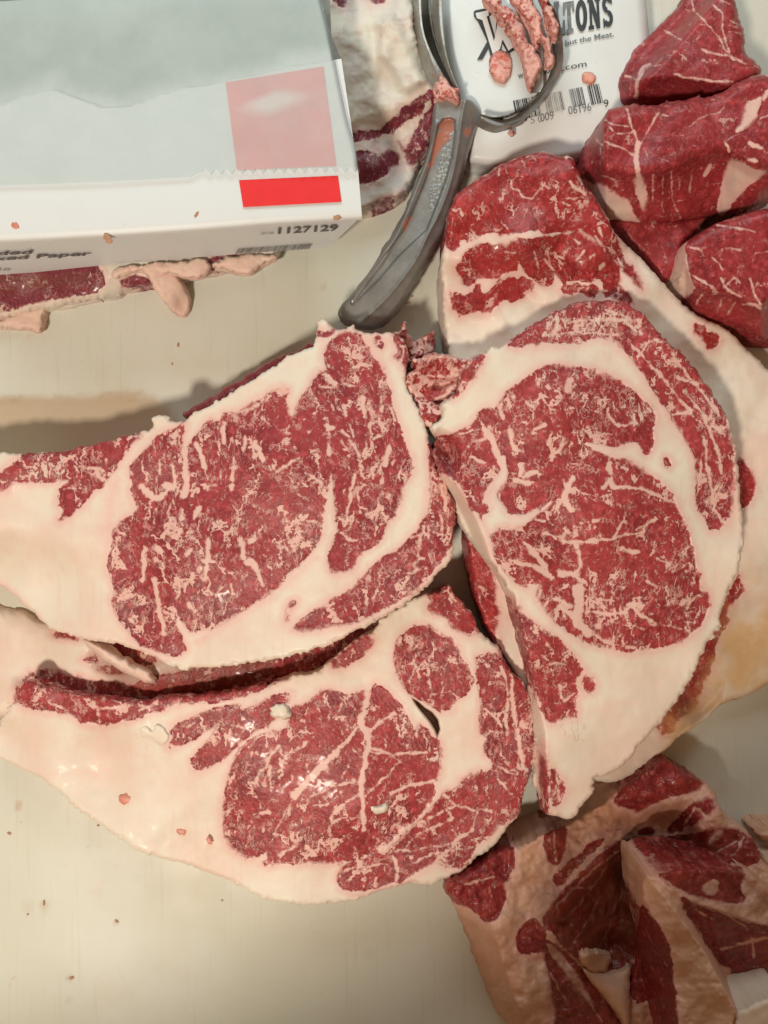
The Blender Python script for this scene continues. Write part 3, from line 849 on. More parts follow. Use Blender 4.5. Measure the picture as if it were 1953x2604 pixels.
piece("rib_plate", M_DARK,
      T('R8', (60, 672), (130, 640), (200, 600), (260, 560), (330, 512), (400, 490), (440, 480), (520, 440), (660, 380), (780, 312), (880, 240), (960, 172), (1060, 110), (1130, 45), (1190, 90), (1240, 118), (1330, 170), (1385, 208), (1420, 270), (1450, 372), (1520, 392), (1580, 440),
        (1618, 500), (1622, 560), (1700, 640), (1760, 700), (1760, 1500), (450, 1500), (400, 1420), (330, 1330), (250, 1150), (200, 1000), (130, 830), (90, 750), (62, 720)),
      RPH,
      step=3.4, jagout=4, edge=.006, edge_w=20, seed=30, rel=.0026, rough_h=.0022, regjag=8,
      regions=[('shoulder_muscle', T('R8', (40, 670), (130, 620), (200, 585), (330, 500), (395, 485), (415, 540), (400, 620), (350, 690), (372, 720), (350, 800), (290, 872), (240, 850), (180, 800), (110, 770), (60, 730))),
               ('shoulder_muscle', T('R8', (540, 445), (600, 400), (660, 385), (668, 470), (640, 560), (600, 585), (565, 545))),
               ('shoulder_muscle', T('R8', (880, 270), (960, 160), (1130, 20), (1240, 100), (1350, 170), (1300, 210), (1220, 240), (1100, 270), (1030, 322), (960, 305))),
               ('shoulder_muscle', T('R8', (1010, 422), (1050, 395), (1085, 390), (1110, 425), (1050, 440))),
               ('shoulder_muscle', T('R8', (1140, 425), (1220, 340), (1300, 270), (1385, 245), (1400, 320), (1300, 380), (1200, 432))),
               ('shoulder_muscle', T('R8', (860, 405), (950, 400), (945, 412), (860, 415))),
               ('inner_muscle', T('R8', (405, 960), (430, 880), (515, 830), (560, 920), (570, 1020), (480, 1032), (430, 1022))),
               ('inner_muscle', T('R8', (530, 960), (570, 950), (650, 1010), (740, 1090), (820, 1180), (860, 1245), (935, 1310), (950, 1420), (840, 1440), (600, 1440), (600, 1250), (560, 1080))),
               ('shoulder_muscle', T('R8', (590, 640), (640, 600), (690, 560), (780, 470), (860, 440), (840, 480), (760, 550), (700, 610), (640, 690), (600, 700))),
               ('hollow_membrane', T('R8', (530, 850), (590, 790), (630, 715), (700, 650), (790, 560), (880, 480), (990, 450), (1100, 470), (1040, 560), (960, 660), (900, 800), (850, 1000), (860, 1110), (780, 1090), (720, 1060), (650, 1000), (600, 930), (560, 900))),
               ('rib_bone', T('R8', (850, 480), (1100, 440), (1300, 420), (1450, 390), (1570, 430), (1640, 560), (1500, 620), (1200, 600), (1050, 630), (1035, 700), (1040, 900), (985, 1060), (930, 1110), (860, 1110), (850, 1000), (900, 800), (960, 650), (870, 560)))],
      fats=[T('R8', (555, 975), (600, 985), (700, 1090), (740, 1180), (800, 1260), (770, 1270), (650, 1120)), T('R8', (1380, 440), (1430, 400), (1440, 430), (1350, 500))],
      veins=V('R8', ((1480, 540), (1540, 450), 10), ((600, 800), (760, 640), (900, 520), 8), ((640, 860), (760, 740), (860, 600), 5), ((700, 960), (760, 880), (820, 760), 6), ((560, 780), (600, 740), (560, 720), 16), ((900, 520), (1040, 480), (1200, 470), 6), ((680, 700), (800, 690), 5), ((820, 1000), (880, 880), 5), ((760, 540), (860, 500), 8), ((1200, 560), (1350, 540), (1500, 470), 5), ((1150, 500), (1250, 470), 7), ((580, 1120), (680, 1280), 6), ((640, 1060), (760, 1240), (840, 1360), 5), ((1120, 500), (1150, 440), 8), ((160, 680), (300, 640), 5), ((600, 420), (610, 560), 4), ((1300, 300), (1350, 340), 10), ((1250, 380), (1300, 300), 8)),
      darks=[(T('R8', (560, 820), (700, 640), (880, 470), (1100, 440), (1300, 420), (1450, 500), (1400, 600), (1200, 610), (1050, 630), (1035, 700), (1040, 900), (985, 1060), (850, 1115), (740, 1070), (660, 970), (600, 920)), .85, 40),
             (T('R8', (700, 640), (880, 500), (1100, 500), (1030, 700), (1030, 900), (900, 1100), (850, 1000), (880, 760)), .95, 30),
             (T('R8', (540, 960), (600, 960), (1000, 1400), (620, 1420)), .5, 20), (T('R8', (560, 400), (800, 420), (1100, 380), (1200, 600), (700, 700), (560, 860), (500, 760)), .6, 60), (T('R8', (520, 860), (700, 620), (900, 460), (1300, 400), (1620, 480), (1620, 620), (1100, 640), (1040, 1060), (700, 1060)), .55, 50)],
      dents=[(T('R8', (560, 880), (700, 640), (1000, 500), (1040, 640), (1000, 1060), (850, 1080), (700, 1000)), -.010, 60),
             (T('R8', (610, 870), (660, 855), (700, 880), (650, 900)), -.003, 8)],
      label="dark bone-side rib plate with fat seams and a torn brown hollow at the bottom right", cat="rib plate")
piece("fat_lump", M_DARK, T('R8', (725, 1025), (770, 1015), (840, 1020), (890, 1035), (890, 1060), (860, 1095), (850, 1115), (790, 1110), (740, 1085)),
      lambda x, y: RPH(x, y) + .004, base=lambda x, y: RPH(x, y) - .006, step=2.6, edge=.003, edge_w=18, jagout=7, rough_h=.0012, seed=31, label="crumbly pale fat lump inside the rib plate's brown hollow", cat="fat lump")
piece("fat_lump", M_DARK, T('R8', (735, 1090), (800, 1120), (860, 1122), (940, 1100), (985, 1075), (975, 1200), (975, 1440), (940, 1360), (860, 1250), (800, 1180)),
      lambda x, y: RPH(x, y) + .005, base=lambda x, y: RPH(x, y) - .004, step=3, edge=.004, edge_w=22, jagout=2, rel=.0004, seed=32, label="smooth white fat wedge between the rib plate's two dark lean strips", cat="fat lump")
piece("trimmed_block", M_DARK,
      T('R8', (1028, 690), (1045, 650), (1060, 628), (1090, 642), (1130, 622), (1200, 606), (1280, 600), (1370, 602), (1460, 600), (1560, 620), (1659, 690), (1760, 760), (1760, 1260), (1600, 1250), (1500, 1285), (1470, 1500), (960, 1500), (960, 1420), (970, 1200), (1000, 1050), (1010, 900), (1028, 780)),
      TBH,
      base=.028, step=3.0, jagout=2, edge=.004, seed=33, rel=.003, rough_h=.0016, regjag=6,
      regions=[('side_muscle', T('R8', (1030, 760), (1060, 790), (1095, 850), (1140, 920), (1175, 1000), (1195, 1150), (1205, 1280), (1235, 1500), (940, 1520), (960, 1200), (990, 1050), (1000, 900))),
               ('face_muscle', T('R8', (1220, 735), (1300, 770), (1400, 810), (1500, 850), (1600, 880), (1760, 900), (1760, 1300), (1600, 1270), (1500, 1290), (1492, 1130), (1440, 1090), (1380, 1010), (1310, 900), (1250, 820))),
               ('top_muscle', T('R8', (1110, 650), (1120, 615), (1200, 600), (1380, 590), (1560, 610), (1520, 700), (1560, 760), (1480, 780), (1380, 750), (1300, 740), (1200, 690)))],
      fats=[T('R8', (1380, 650), (1420, 660), (1410, 720), (1370, 740), (1330, 700)), T('R8', (1560, 620), (1620, 650), (1760, 800), (1760, 860), (1640, 800), (1530, 740))],
      veins=V('R8', ((1130, 640), (1240, 730), (1400, 800), (1560, 900), 6), ((1430, 1000), (1530, 970), (1660, 940), 14), ((1580, 950), (1590, 1040), 12), ((1420, 1100), (1460, 1110), 26), ((1540, 1130), (1560, 1200), 6), ((1300, 800), (1400, 860), 5)),
      darks=[(T('R8', (1250, 760), (1560, 830), (1760, 880), (1760, 1000), (1560, 940), (1400, 900)), .35, 20), (T('R8', (1560, 1100), (1760, 1080), (1760, 1300), (1560, 1260)), .5, 16), (T('R8', (1130, 640), (1400, 600), (1650, 680), (1760, 860), (1500, 820), (1250, 760)), .35, 30)],
      label="squared block with a thick yellow fat rib, in the bottom right corner", cat="beef block")
piece("fat_slab", M_FAT, T('R8', (1470, 1500), (1490, 1300), (1560, 1275), (1640, 1240), (1760, 1200), (1760, 1500)), flat(.078), base=.03, step=3.4, edge=.006, edge_w=20, seed=35, rel=.0015,
      label="pinkish fat slab cut off by the photo's bottom right corner", cat="fat slab")
piece("meat_scrap", M_DARK, T('R8', (1608, 430), (1625, 412), (1659, 405), (1760, 400), (1760, 480), (1659, 470), (1625, 455)), flat(.03), step=3, edge=.006, edge_w=14, seed=36, rel=.001,
      label="dark scrap poking in from the right edge above the rib plate", cat="meat scrap")
piece("meat_scrap", M_FAT, T('R8', (1600, 500), (1659, 498), (1760, 500), (1760, 640), (1659, 600), (1622, 560)), flat(.022), step=3, edge=.006, edge_w=14, seed=37, rel=.001,
      label="tan scrap behind the rib plate's right corner", cat="meat scrap")

# ------------------------------------------------------------------ steak 3 (bottom)
S3 = T('H', (-60, 730), (-20, 720), (5, 690), (20, 640), (45, 600), (70, 562), (108, 560), (95, 500), (115, 455), (150, 428), (220, 445), (300, 472), (500, 515), (700, 538), (880, 556), (960, 535), (1040, 516), (1200, 518), (1300, 503), (1400, 487), (1500, 462), (1659, 424),
       'F', (740, 395), (850, 355), (1000, 318), (1100, 300), (1150, 280), (1190, 235), (1250, 200), (1300, 160), (1350, 110), (1420, 60), (1500, 20), (1570, -30), 'G', (300, 330), (450, 230), (560, 165), (600, 148), (645, 150), (720, 110), (755, 88), (800, 160), (850, 225), (920, 290), (950, 400), (1000, 438), (1070, 488),
       (1110, 548), (1140, 620), (1190, 690), (1240, 730), (1280, 800), (1310, 880), (1325, 950), (1332, 1050), (1328, 1150), (1315, 1280), (1290, 1400), (1250, 1500), (1235, 1590), (1180, 1670), (1120, 1740), (1050, 1830), (980, 1880), (900, 1940), (820, 2010), (760, 2042),
       (700, 2058), (630, 2088), (540, 2070), (450, 2082), (350, 2112), (200, 2160), (60, 2200), 'R7', (1007, 1006), (940, 1010), (850, 1000), (780, 985), (740, 962), (700, 940), (640, 915), (570, 888), (500, 870), (430, 850), (350, 800), (270, 745), (210, 700), (160, 650), (80, 605), (20, 572), (-40, 550))
_s3v = V('G', ((1110, 640), (1150, 800), (1130, 1000), (1140, 1100), 13), ((1170, 690), (1180, 900), (1230, 1150), (1250, 1300), 26), ((1010, 640), (1110, 690), 9), ((1000, 1085), (1040, 1060), (1100, 1075), 13), ((760, 1570), (850, 1560), (930, 1590), (950, 1572), (1045, 1592), 18),
         ((950, 1572), (920, 1700), (860, 1760), (740, 1820), (550, 1850), (380, 1860), 14), ((530, 1750), (650, 1700), (780, 1640), 9), ((380, 1870), (420, 1960), (400, 2060), 22), ((920, 1840), (800, 1850), (650, 1880), (500, 1940), 10), ((272, 2030), (270, 2090), 10), ((60, 1990), (150, 1960), (360, 1940), 11),
         ((1235, 1150), (1205, 1350), 9), ((1020, 1790), (960, 1720), 12), ((240, 1210), (400, 1215), (600, 1205), 13), ((290, 1020), (370, 950), (450, 960), 10), ((200, 1500), (300, 1400), (440, 1270), 8), ((380, 1475), (480, 1430), (660, 1400), 18), ((545, 1100), (555, 1000), (450, 860), 22),
         ((700, 1490), (560, 1650), (380, 1835), 7), ((450, 640), (520, 620), (540, 560), 8), ((640, 560), (620, 700), (640, 830), 6), ((500, 740), (530, 640), 6), ((980, 920), (1060, 960), (1100, 1020), 8), ((1190, 950), (1200, 1080), 10), ((720, 1480), (800, 1560), 14), ((620, 1640), (720, 1600), 8),
         ((560, 1740), (470, 1830), 8), ((780, 1980), (700, 1900), 10), ((880, 1620), (830, 1660), 7), ((1080, 1300), (1180, 1340), 10), ((1170, 1320), (1250, 1310), 10), ((1080, 1380), (1180, 1480), 9), ((640, 820), (760, 800), (800, 830), 10)) + \
    V('F', ((1475, 440), (1465, 560), (1425, 660), (1480, 740), (1490, 830), (1455, 950), (1425, 1100), (1440, 1200), (1452, 1400), 38), ((1420, 680), (1330, 790), (1230, 900), 22), ((1240, 880), (1120, 1000), (1040, 1090), (965, 1165), 52), ((960, 1170), (900, 1290), (820, 1440), 9),
      ((1440, 1140), (1330, 1220), (1240, 1280), (1215, 1440), 22), ((1220, 1370), (1300, 1325), (1450, 1330), 13), ((1040, 1205), (1190, 1110), (1380, 1070), 15), ((1100, 1240), (1200, 1240), (1290, 1150), 9), ((850, 825), (890, 890), (960, 860), (1050, 795), 20),
      ((850, 830), (780, 900), (770, 970), (700, 1030), (700, 1090), (650, 1080), 18), ((790, 980), (805, 1110), 18), ((1490, 730), (1560, 650), (1659, 590), 14), ((1480, 845), (1560, 850), (1659, 885), 10), ((870, 1595), (900, 1560), (960, 1540), (1010, 1475), 22), ((1040, 1530), (1105, 1585), 24),
      ((500, 1275), (540, 1250), 16), ((630, 1415), (650, 1380), 14), ((740, 1420), (755, 1380), 14), ((730, 1290), (795, 1285), 18), ((560, 1280), (600, 1270), 10), ((720, 1210), (730, 1260), 10), ((530, 680), (545, 640), 6), ((560, 680), (650, 710), 8), ((650, 740), (680, 690), 12),
      ((210, 690), (260, 660), 12), ((1010, 640), (1040, 650), 10), ((1050, 910), (1050, 980), 12), ((960, 990), (950, 1060), 6), ((600, 1140), (680, 1160), 9), ((1385, 1540), (1410, 1560), 10), ((1370, 840), (1430, 900), 12), ((1130, 1000), (1210, 960), 12), ((700, 860), (720, 880), 14), ((450, 650), (380, 740), (300, 820), 10),
      ((1350, 960), (1290, 1050), 8), ((1200, 470), (1160, 540), 8), ((1270, 680), (1300, 740), 8), ((1320, 480), (1280, 580), 6), ((690, 770), (640, 830), 10)) + \
    V('H', ((300, 560), (400, 610), 9), ((550, 560), (590, 600), (600, 680), 10), ((600, 600), (720, 590), 8), ((520, 540), (560, 560), 7), ((840, 610), (950, 560), 7))
piece("rib_steak", M_STEAK3, S3,
      hpts([(30, 1800, .030), (250, 1950, .026), (500, 2200, .030), (900, 2280, .036), (300, 1780, .042), (600, 1740, .044), (900, 1650, .044), (1130, 1500, .044), (1300, 1700, .046), (1340, 1950, .044), (1200, 2180, .040), (900, 2000, .048), (700, 1900, .046), (100, 1750, .036), (0, 1880, .020)]),
      step=2.4, jagout=5, edge=.0028, edge_w=11, seed=40, rel=.0006, rough_h=.0001,
      regions=[('rib_muscle', T('H', (60, 500), (110, 430), (150, 400), (300, 450), (700, 510), (880, 530), (1040, 490), (1300, 480), (1659, 400), 'F', (900, 330), (800, 400), (700, 440), (560, 480), (420, 520), (250, 515), (100, 520), (0, 580), 'H', (900, 625), (850, 645), (740, 680), (640, 700), (560, 690), (480, 680), (430, 640), (350, 620), (300, 612), (200, 600), (150, 590), (110, 565))),
               ('eye_muscle', T('F', (1190, 430), (1300, 440), (1305, 480), (1440, 430), (1500, 440), (1540, 380), 'G', (250, 790), (300, 765), (380, 820), (440, 880), (470, 950), (510, 1000), (530, 1060), (560, 1010), (600, 1040), (640, 1090), (690, 1130), (710, 1200), (705, 1330), (690, 1390), (650, 1400), (680, 1440), (660, 1500), (600, 1590), (520, 1670),
                              (440, 1720), (370, 1790), (300, 1850), (200, 1900), (100, 1925), (0, 1940), 'F', (1100, 1645), (960, 1650), (850, 1655), (730, 1652), (780, 1610), (750, 1570), (680, 1612), (610, 1600), (540, 1560), (480, 1480), (460, 1400), (455, 1290), (465, 1200), (490, 1140), (500, 1050), (500, 1010), (540, 920), (590, 830),
                              (640, 770), (760, 730), (860, 718), (900, 700), (940, 620), (940, 560), (1040, 520), (1100, 480), (1150, 440))),
               ('upper_muscle', T('F', (95, 690), (200, 640), (330, 580), (440, 545), (500, 525), (590, 520), (600, 560), (700, 530), (780, 480), (870, 450), (930, 450), (940, 480), (880, 530), (810, 550), (800, 600), (820, 640), (740, 700), (640, 760), (560, 830), (480, 890), (430, 930), (380, 970), (290, 1002), (240, 960), (240, 910), (300, 840), (350, 780),
                                (400, 715), (440, 660), (380, 690), (300, 750), (240, 790), (170, 812), (100, 830), (70, 850), (100, 780))),
               ('round_muscle', T('G', (470, 400), (540, 365), (600, 360), (650, 380), (700, 430), (780, 450), (820, 520), (840, 600), (900, 650), (930, 700), (920, 780), (870, 830), (800, 850), (780, 920), (720, 942), (660, 920), (610, 880), (540, 850), (500, 820), (450, 770), (420, 690), (400, 620), (390, 540), (410, 460))),
               ('corner_muscle', T('G', (615, 160), (720, 95), (760, 70), (810, 150), (870, 225), (940, 290), (955, 400), (910, 440), (850, 420), (770, 370), (750, 310), (640, 290), (618, 230), (640, 190))),
               ('corner_muscle', T('G', (-20, 600), (30, 560), (100, 500), (180, 440), (245, 445), (262, 480), (200, 560), (130, 612), (60, 640), (-20, 655))),
               ('cap_muscle', T('G', (940, 560), (1060, 548), (1130, 580), (1190, 680), (1240, 740), (1290, 820), (1320, 920), (1335, 1050), (1332, 1150), (1310, 1280), (1280, 1400), (1245, 1490), (1232, 1590), (1160, 1680), (1080, 1690), (1020, 1782), (980, 1790), (930, 1840), (900, 1930), (830, 1982), (760, 1960), (640, 1940), (550, 2000), (450, 2060),
                              (350, 2080), (230, 2112), (120, 2130), (50, 2100), (18, 2040), (50, 1970), (130, 1920), (250, 1882), (350, 1870), (370, 1830), (440, 1770), (520, 1690), (600, 1610), (680, 1530), (720, 1470), (800, 1450), (850, 1390), (930, 1340), (1040, 1320), (1040, 1250), (1000, 1220), (980, 1150), (1020, 1110), (960, 1070),
                              (965, 980), (970, 850), (950, 750), (940, 640)))],
      veins=_s3v,
      scuffs=[(T('G', (560, 480), (720, 460), (760, 620), (660, 740), (570, 640)), .45), (T('G', (560, 1040), (620, 1060), (700, 1180), (710, 1300), (600, 1260), (560, 1150)), .9), (T('G', (1240, 740), (1320, 920), (1330, 1150), (1290, 1400), (1200, 1480), (1220, 1200), (1230, 900)), .55),
              (T('G', (280, 1220), (400, 1240), (380, 1300), (290, 1280)), .5), (T('G', (700, 1460), (1000, 1380), (1200, 1300), (1240, 1400), (1100, 1560), (800, 1540)), .4), (T('H', (450, 680), (560, 680), (700, 700), (560, 715)), .5)],
      dents=[(T('G', (515, 845), (560, 870), (600, 905), (650, 935), (690, 985), (703, 1050), (682, 1112), (664, 1060), (625, 1000), (575, 940), (535, 885)), -.022, 6)],
      flare=-.004,
      label="bottom steak of three, long fat tail to the left and a round muscle top right", cat="rib steak")
piece("fat_lump", M_STEAK3, T('F', (800, 570), (830, 535), (880, 530), (925, 570), (930, 610), (900, 635), (850, 625), (800, 600)), lambda x, y: HF['rib_steak'](x, y) + .0024, base=lambda x, y: HF['rib_steak'](x, y) - .002, step=2.2, edge=.0016, edge_w=12, jagout=6, rough_h=.0004, seed=45,
      label="rounded cream fat nub resting on the bottom steak's upper seam", cat="fat lump")
piece("fat_lump", M_STEAK3, T('F', (1510, 1245), (1600, 1225), (1628, 1240), (1610, 1280), (1530, 1300), (1512, 1270)), lambda x, y: HF['rib_steak'](x, y) + .0012, base=lambda x, y: HF['rib_steak'](x, y) - .002, step=2.2, edge=.001, edge_w=7, jagout=4, rough_h=.0005, seed=46,
      label="small ragged fat crumb in the middle of the bottom steak's eye", cat="fat lump")
piece("fat_lump", M_STEAK3, T('H', (830, 720), (860, 702), (900, 712), (915, 740), (940, 700), (985, 705), (1015, 750), (1010, 800), (970, 822), (920, 790), (890, 770), (850, 765)), lambda x, y: HF['rib_steak'](x, y) + .0020, base=lambda x, y: HF['rib_steak'](x, y) - .002, step=2.2, edge=.0014, edge_w=12, jagout=4, rough_h=.0003, seed=47,
      label="two-lobed pink fat nub at the tip of the bottom steak's upper muscles", cat="fat lump")

# ------------------------------------------------------------------ steak 1 (left)
S1 = T('R5', (-420, 560), (-200, 510), (-70, 492), (-20, 488), (30, 486), (62, 489), (75, 491), (130, 488), (200, 484), (300, 462), (400, 437), (480, 418), (500, 407), (535, 400), (538, 378), (535, 365), (560, 352), (590, 356), (600, 378), (655, 371), (668, 352), (700, 336), (780, 298), (850, 250), (920, 208), (980, 172), (1020, 140), (1060, 130), (1108, 105),
       (1118, 70), (1112, 25), (1145, 8), (1165, 40), (1190, 55), (1215, 45), (1240, 32), (1255, 60), (1310, 65), (1390, 65), (1420, 85), (1440, 120), (1430, 190), (1425, 240), (1450, 290), (1480, 360), (1500, 400), (1510, 450), (1530, 510), (1545, 540), (1590, 640), (1602, 700), (1592, 790), (1590, 845),
       (1570, 882), (1520, 930), (1490, 970), (1400, 1030), (1300, 1090), (1200, 1140), (1100, 1180), (1000, 1205), (900, 1225), (800, 1235), (700, 1240), (650, 1250), (600, 1235), (540, 1206), (480, 1175), (420, 1160), (360, 1150), (300, 1140), (240, 1125), (190, 1110), (130, 1060), (80, 1015), (40, 975), (0, 950), (-70, 925), (-420, 860))
_s1v = V('A', ((1130, 300), (1115, 420), (1120, 560), (1125, 650), (1110, 740), 34), ((870, 1060), (865, 1150), (860, 1250), 32), ((940, 1240), (955, 1400), (990, 1570), 24), ((1250, 990), (1255, 1130), (1240, 1230), 24), ((1230, 1130), (1290, 1130), 20), ((1450, 1000), (1470, 1130), (1540, 1160), (1580, 1270), 24), ((860, 680), (940, 770), (1030, 690), 34), ((990, 680), (1050, 690), 40),
         ((1040, 560), (1050, 670), 20), ((965, 530), (970, 600), 16), ((1345, 310), (1350, 420), 20), ((1185, 430), (1215, 500), (1235, 560), 26), ((1410, 500), (1395, 700), 12), ((1530, 415), (1580, 510), 28), ((1080, 940), (1070, 990), 20), ((1200, 800), (1170, 870), 28), ((1105, 820), (1100, 870), 26), ((940, 1050), (970, 1070), 34), ((1160, 1050), (1120, 1090), 16),
         ((1530, 960), (1520, 1010), 24), ((1080, 1300), (1060, 1350), 12), ((1120, 1270), (1110, 1310), 12), ((880, 1380), (850, 1390), 18), ((1140, 1390), (1180, 1440), 20), ((1390, 1280), (1400, 1330), 16), ((1330, 1290), (1310, 1340), 12), ((1310, 660), (1240, 690), 8), ((940, 820), (930, 900), 6), ((1270, 880), (1260, 940), 6), ((1290, 1100), (1320, 1080), 8), ((1240, 560), (1250, 640), 12),
         ((1335, 580), (1330, 660), 10), ((760, 1350), (800, 1340), 12), ((1470, 380), (1475, 480), 14), ((720, 960), (740, 970), 22), ((780, 1490), (800, 1510), 16), ((560, 460), (570, 520), 8), ((520, 570), (650, 580), (620, 640), 16), ((390, 700), (480, 690), 8), ((450, 560), (470, 600), 12), ((640, 520), (640, 560), 8), ((1620, 560), (1640, 590), 14)) + \
    V('B', ((260, 1060), (290, 1120), (350, 1060), (415, 1030), 20), ((480, 1100), (540, 1140), (605, 1200), 14), ((645, 770), (655, 860), (655, 980), 18), ((640, 790), (680, 800), 28), ((735, 820), (800, 870), (870, 990), 16), ((785, 770), (830, 880), 8), ((835, 1130), (805, 1250), (780, 1470), 22), ((900, 1200), (850, 1270), (870, 1400), 12), ((1080, 930), (1045, 1000), (1050, 1060), 26),
         ((825, 375), (900, 355), 30), ((800, 270), (805, 360), 8), ((30, 1600), (60, 1750), (130, 1720), (190, 1900), 26), ((890, 580), (900, 690), 26), ((620, 420), (690, 480), 34), ((1020, 580), (1030, 670), 16), ((1000, 1330), (980, 1550), 10), ((910, 850), (910, 960), 16), ((740, 1530), (790, 1580), (850, 1590), 14), ((610, 380), (640, 430), 14), ((760, 490), (850, 500), 12), ((600, 500), (700, 510), 8),
         ((180, 730), (220, 770), 20), ((1000, 850), (960, 880), 22), ((500, 1450), (560, 1450), 12), ((120, 1550), (100, 1590), 24), ((330, 1640), (360, 1660), 26), ((400, 1560), (410, 1610), 12), ((340, 1400), (360, 1460), 18), ((440, 1540), (460, 1570), 14), ((960, 1090), (970, 1150), 14), ((420, 1590), (440, 1620), 8), ((760, 640), (770, 720), 22), ((1100, 660), (1120, 740), 10),
         ((1320, 1480), (1290, 1640), (1260, 1780), 8), ((1440, 1420), (1450, 1560), 9), ((1060, 1740), (1130, 1710), 12), ((1020, 1850), (1150, 1800), 7), ((1240, 1560), (1330, 1540), 7), ((1440, 1200), (1480, 1380), 30), ((1350, 1480), (1360, 1600), 6), ((1180, 1820), (1330, 1790), 6))
piece("rib_steak", M_STEAK1, S1,
      hpts([(0, 1200, .050), (100, 1500, .030), (0, 1480, .024), (300, 1600, .044), (350, 1100, .056), (700, 950, .058), (1000, 850, .056), (1130, 1150, .060), (1100, 1450, .060), (900, 1650, .060), (600, 1700, .056), (500, 1400, .060), (800, 1200, .062), (200, 1350, .050), (0, 1300, .046), (430, 1680, .048)]),
      step=2.4, jagout=5, edge=.0028, edge_w=12,
      pinks=[(T('A', (-60, 1240), (30, 1290), (110, 1360), (160, 1420), (230, 1470)), 34), (T('A', (700, 640), (670, 760), (655, 900), (660, 1000), (640, 1100)), 70), (T('A', (1659, 1340), (1450, 1450), (1250, 1590), (1180, 1620)), 30), (T('B', (560, 1700), (400, 1850), (300, 1930)), 40)], seed=50, rel=.0006, rough_h=.0001,
      regions=[('eye_muscle', T('A', (1110, 290), (1060, 320), (1000, 345), (930, 390), (870, 460), (800, 540), (780, 590), (800, 650), (780, 720), (830, 790), (815, 850), (740, 870), (700, 930), (675, 960), (690, 1040), (650, 1110), (645, 1180), (670, 1240), (690, 1310), (675, 1380), (700, 1450), (760, 1530), (800, 1600), (860, 1640), (930, 1682), (1010, 1702),
                              (1080, 1705), (1122, 1665), (1100, 1600), (1050, 1500), (1080, 1465), (1130, 1550), (1200, 1548), (1300, 1530), (1400, 1475), (1480, 1415), (1560, 1365), 'B', (276, 1936), (400, 1800), (480, 1720), (560, 1640), (600, 1560), (600, 1480), (610, 1380), (640, 1260), (660, 1150), (665, 1110), (690, 1200), (700, 1330), (715, 1440), (720, 1520), (680, 1600),
                              (650, 1720), (660, 1800), (740, 1815), (830, 1780), (870, 1690), (960, 1640), (1030, 1560), (1060, 1480), (1130, 1400), (1160, 1300), (1180, 1200), (1230, 1130), (1245, 1060), (1230, 980), (1190, 900), (1160, 800), (1110, 680), (1080, 540), (1060, 450), (1010, 330), (940, 260), (900, 160), (850, 130), (780, 120), (700, 145), (650, 200), (615, 300),
                              (640, 370), (600, 390), (540, 440), (510, 520), (450, 600), (420, 650), (400, 740), (370, 690), (350, 600), (380, 530), (330, 510), (270, 530), (200, 580), (140, 640), (60, 672), (0, 685), 'A', (1640, 110), (1600, 150), (1540, 212), (1480, 225), (1420, 235), (1350, 240), (1330, 285), (1280, 275), (1230, 300), (1200, 350), (1160, 400), (1125, 440), (1112, 400), (1125, 310))),
               ('outer_muscle', T('R5', (1015, 1105), (1080, 1060), (1160, 1010), (1230, 970), (1280, 920), (1310, 880), (1370, 840), (1430, 800), (1480, 740), (1510, 690), (1517, 600), (1508, 540), (1503, 460), (1520, 440), (1560, 540), (1600, 640), (1612, 700), (1597, 800), (1565, 850), (1530, 900), (1480, 960), (1400, 1012), (1320, 1056), (1250, 1082), (1150, 1100), (1080, 1112))),
               ('corner_muscle', T('R5', (1003, 1040), (1015, 1015), (1040, 1003), (1042, 1012), (1022, 1040), (1008, 1060), (1015, 1080), (1000, 1085))),
               ('rib_muscle', T('A', (-80, 640), (0, 600), (60, 555), (110, 508), (150, 470), (330, 430), (440, 400), (600, 380), (740, 350), (830, 340), (838, 380), (800, 430), (740, 505), (700, 575), (640, 645), (600, 685), (540, 745), (480, 805), (420, 852), (342, 898), (380, 830), (345, 790), (352, 740), (370, 680), (420, 650), (360, 640), (260, 655), (150, 655), (80, 655), (40, 700), (0, 712), (-80, 740))),
               ('corner_muscle', T('B', (1100, 100), (1170, 100), (1200, 200), (1260, 330), (1200, 400), (1150, 330), (1100, 300), (1150, 270), (1120, 200))),
               ('corner_muscle', T('B', (970, 160), (1010, 150), (1040, 210), (1020, 245), (985, 210))),
               ('corner_muscle', T('B', (575, 110), (640, 140), (690, 90), (690, 130), (640, 165), (580, 165)))],
      veins=_s1v,
      scuffs=[(T('A', (180, 480), (400, 470), (420, 560), (350, 640), (80, 640), (180, 560)), 1.0), (T('A', (440, 520), (520, 560), (560, 640), (440, 700)), .7), (T('B', (620, 280), (780, 300), (780, 480), (700, 700), (560, 640), (600, 500)), .45), (T('B', (1090, 880), (1210, 900), (1240, 1080), (1180, 1220), (1050, 1200)), .6),
              (T('A', (1310, 440), (1500, 440), (1480, 540), (1300, 520)), .5), (T('B', (0, 640), (260, 640), (260, 800), (0, 820)), .3), (T('A', (760, 860), (860, 780), (880, 900), (760, 960)), .4), (T('B', (1020, 200), (1120, 260), (1160, 400), (1080, 400)), .3)],
      darks=[(T('R5', (850, 240), (900, 215), (910, 235), (880, 270), (850, 290), (830, 290)), .0, 6)],
      flare=-.006,
      label="left steak of three, broad cream fat on its left side and a finely marbled eye", cat="rib steak")
piece("under_edge", M_LEAN, T('R5', (640, 345), (700, 310), (780, 265), (850, 225), (930, 170), (1000, 140), (1040, 130), (1100, 90), (1120, 130), (1000, 200), (850, 290), (700, 370), (650, 365)), flat(.030), step=3, jagout=4, edge=.006, edge_w=18, seed=53, rel=.001, lean_default=4,
      label="thin brownish meat edge peeking out above the left steak's upper rim", cat="meat scrap").name = "meat_scrap"
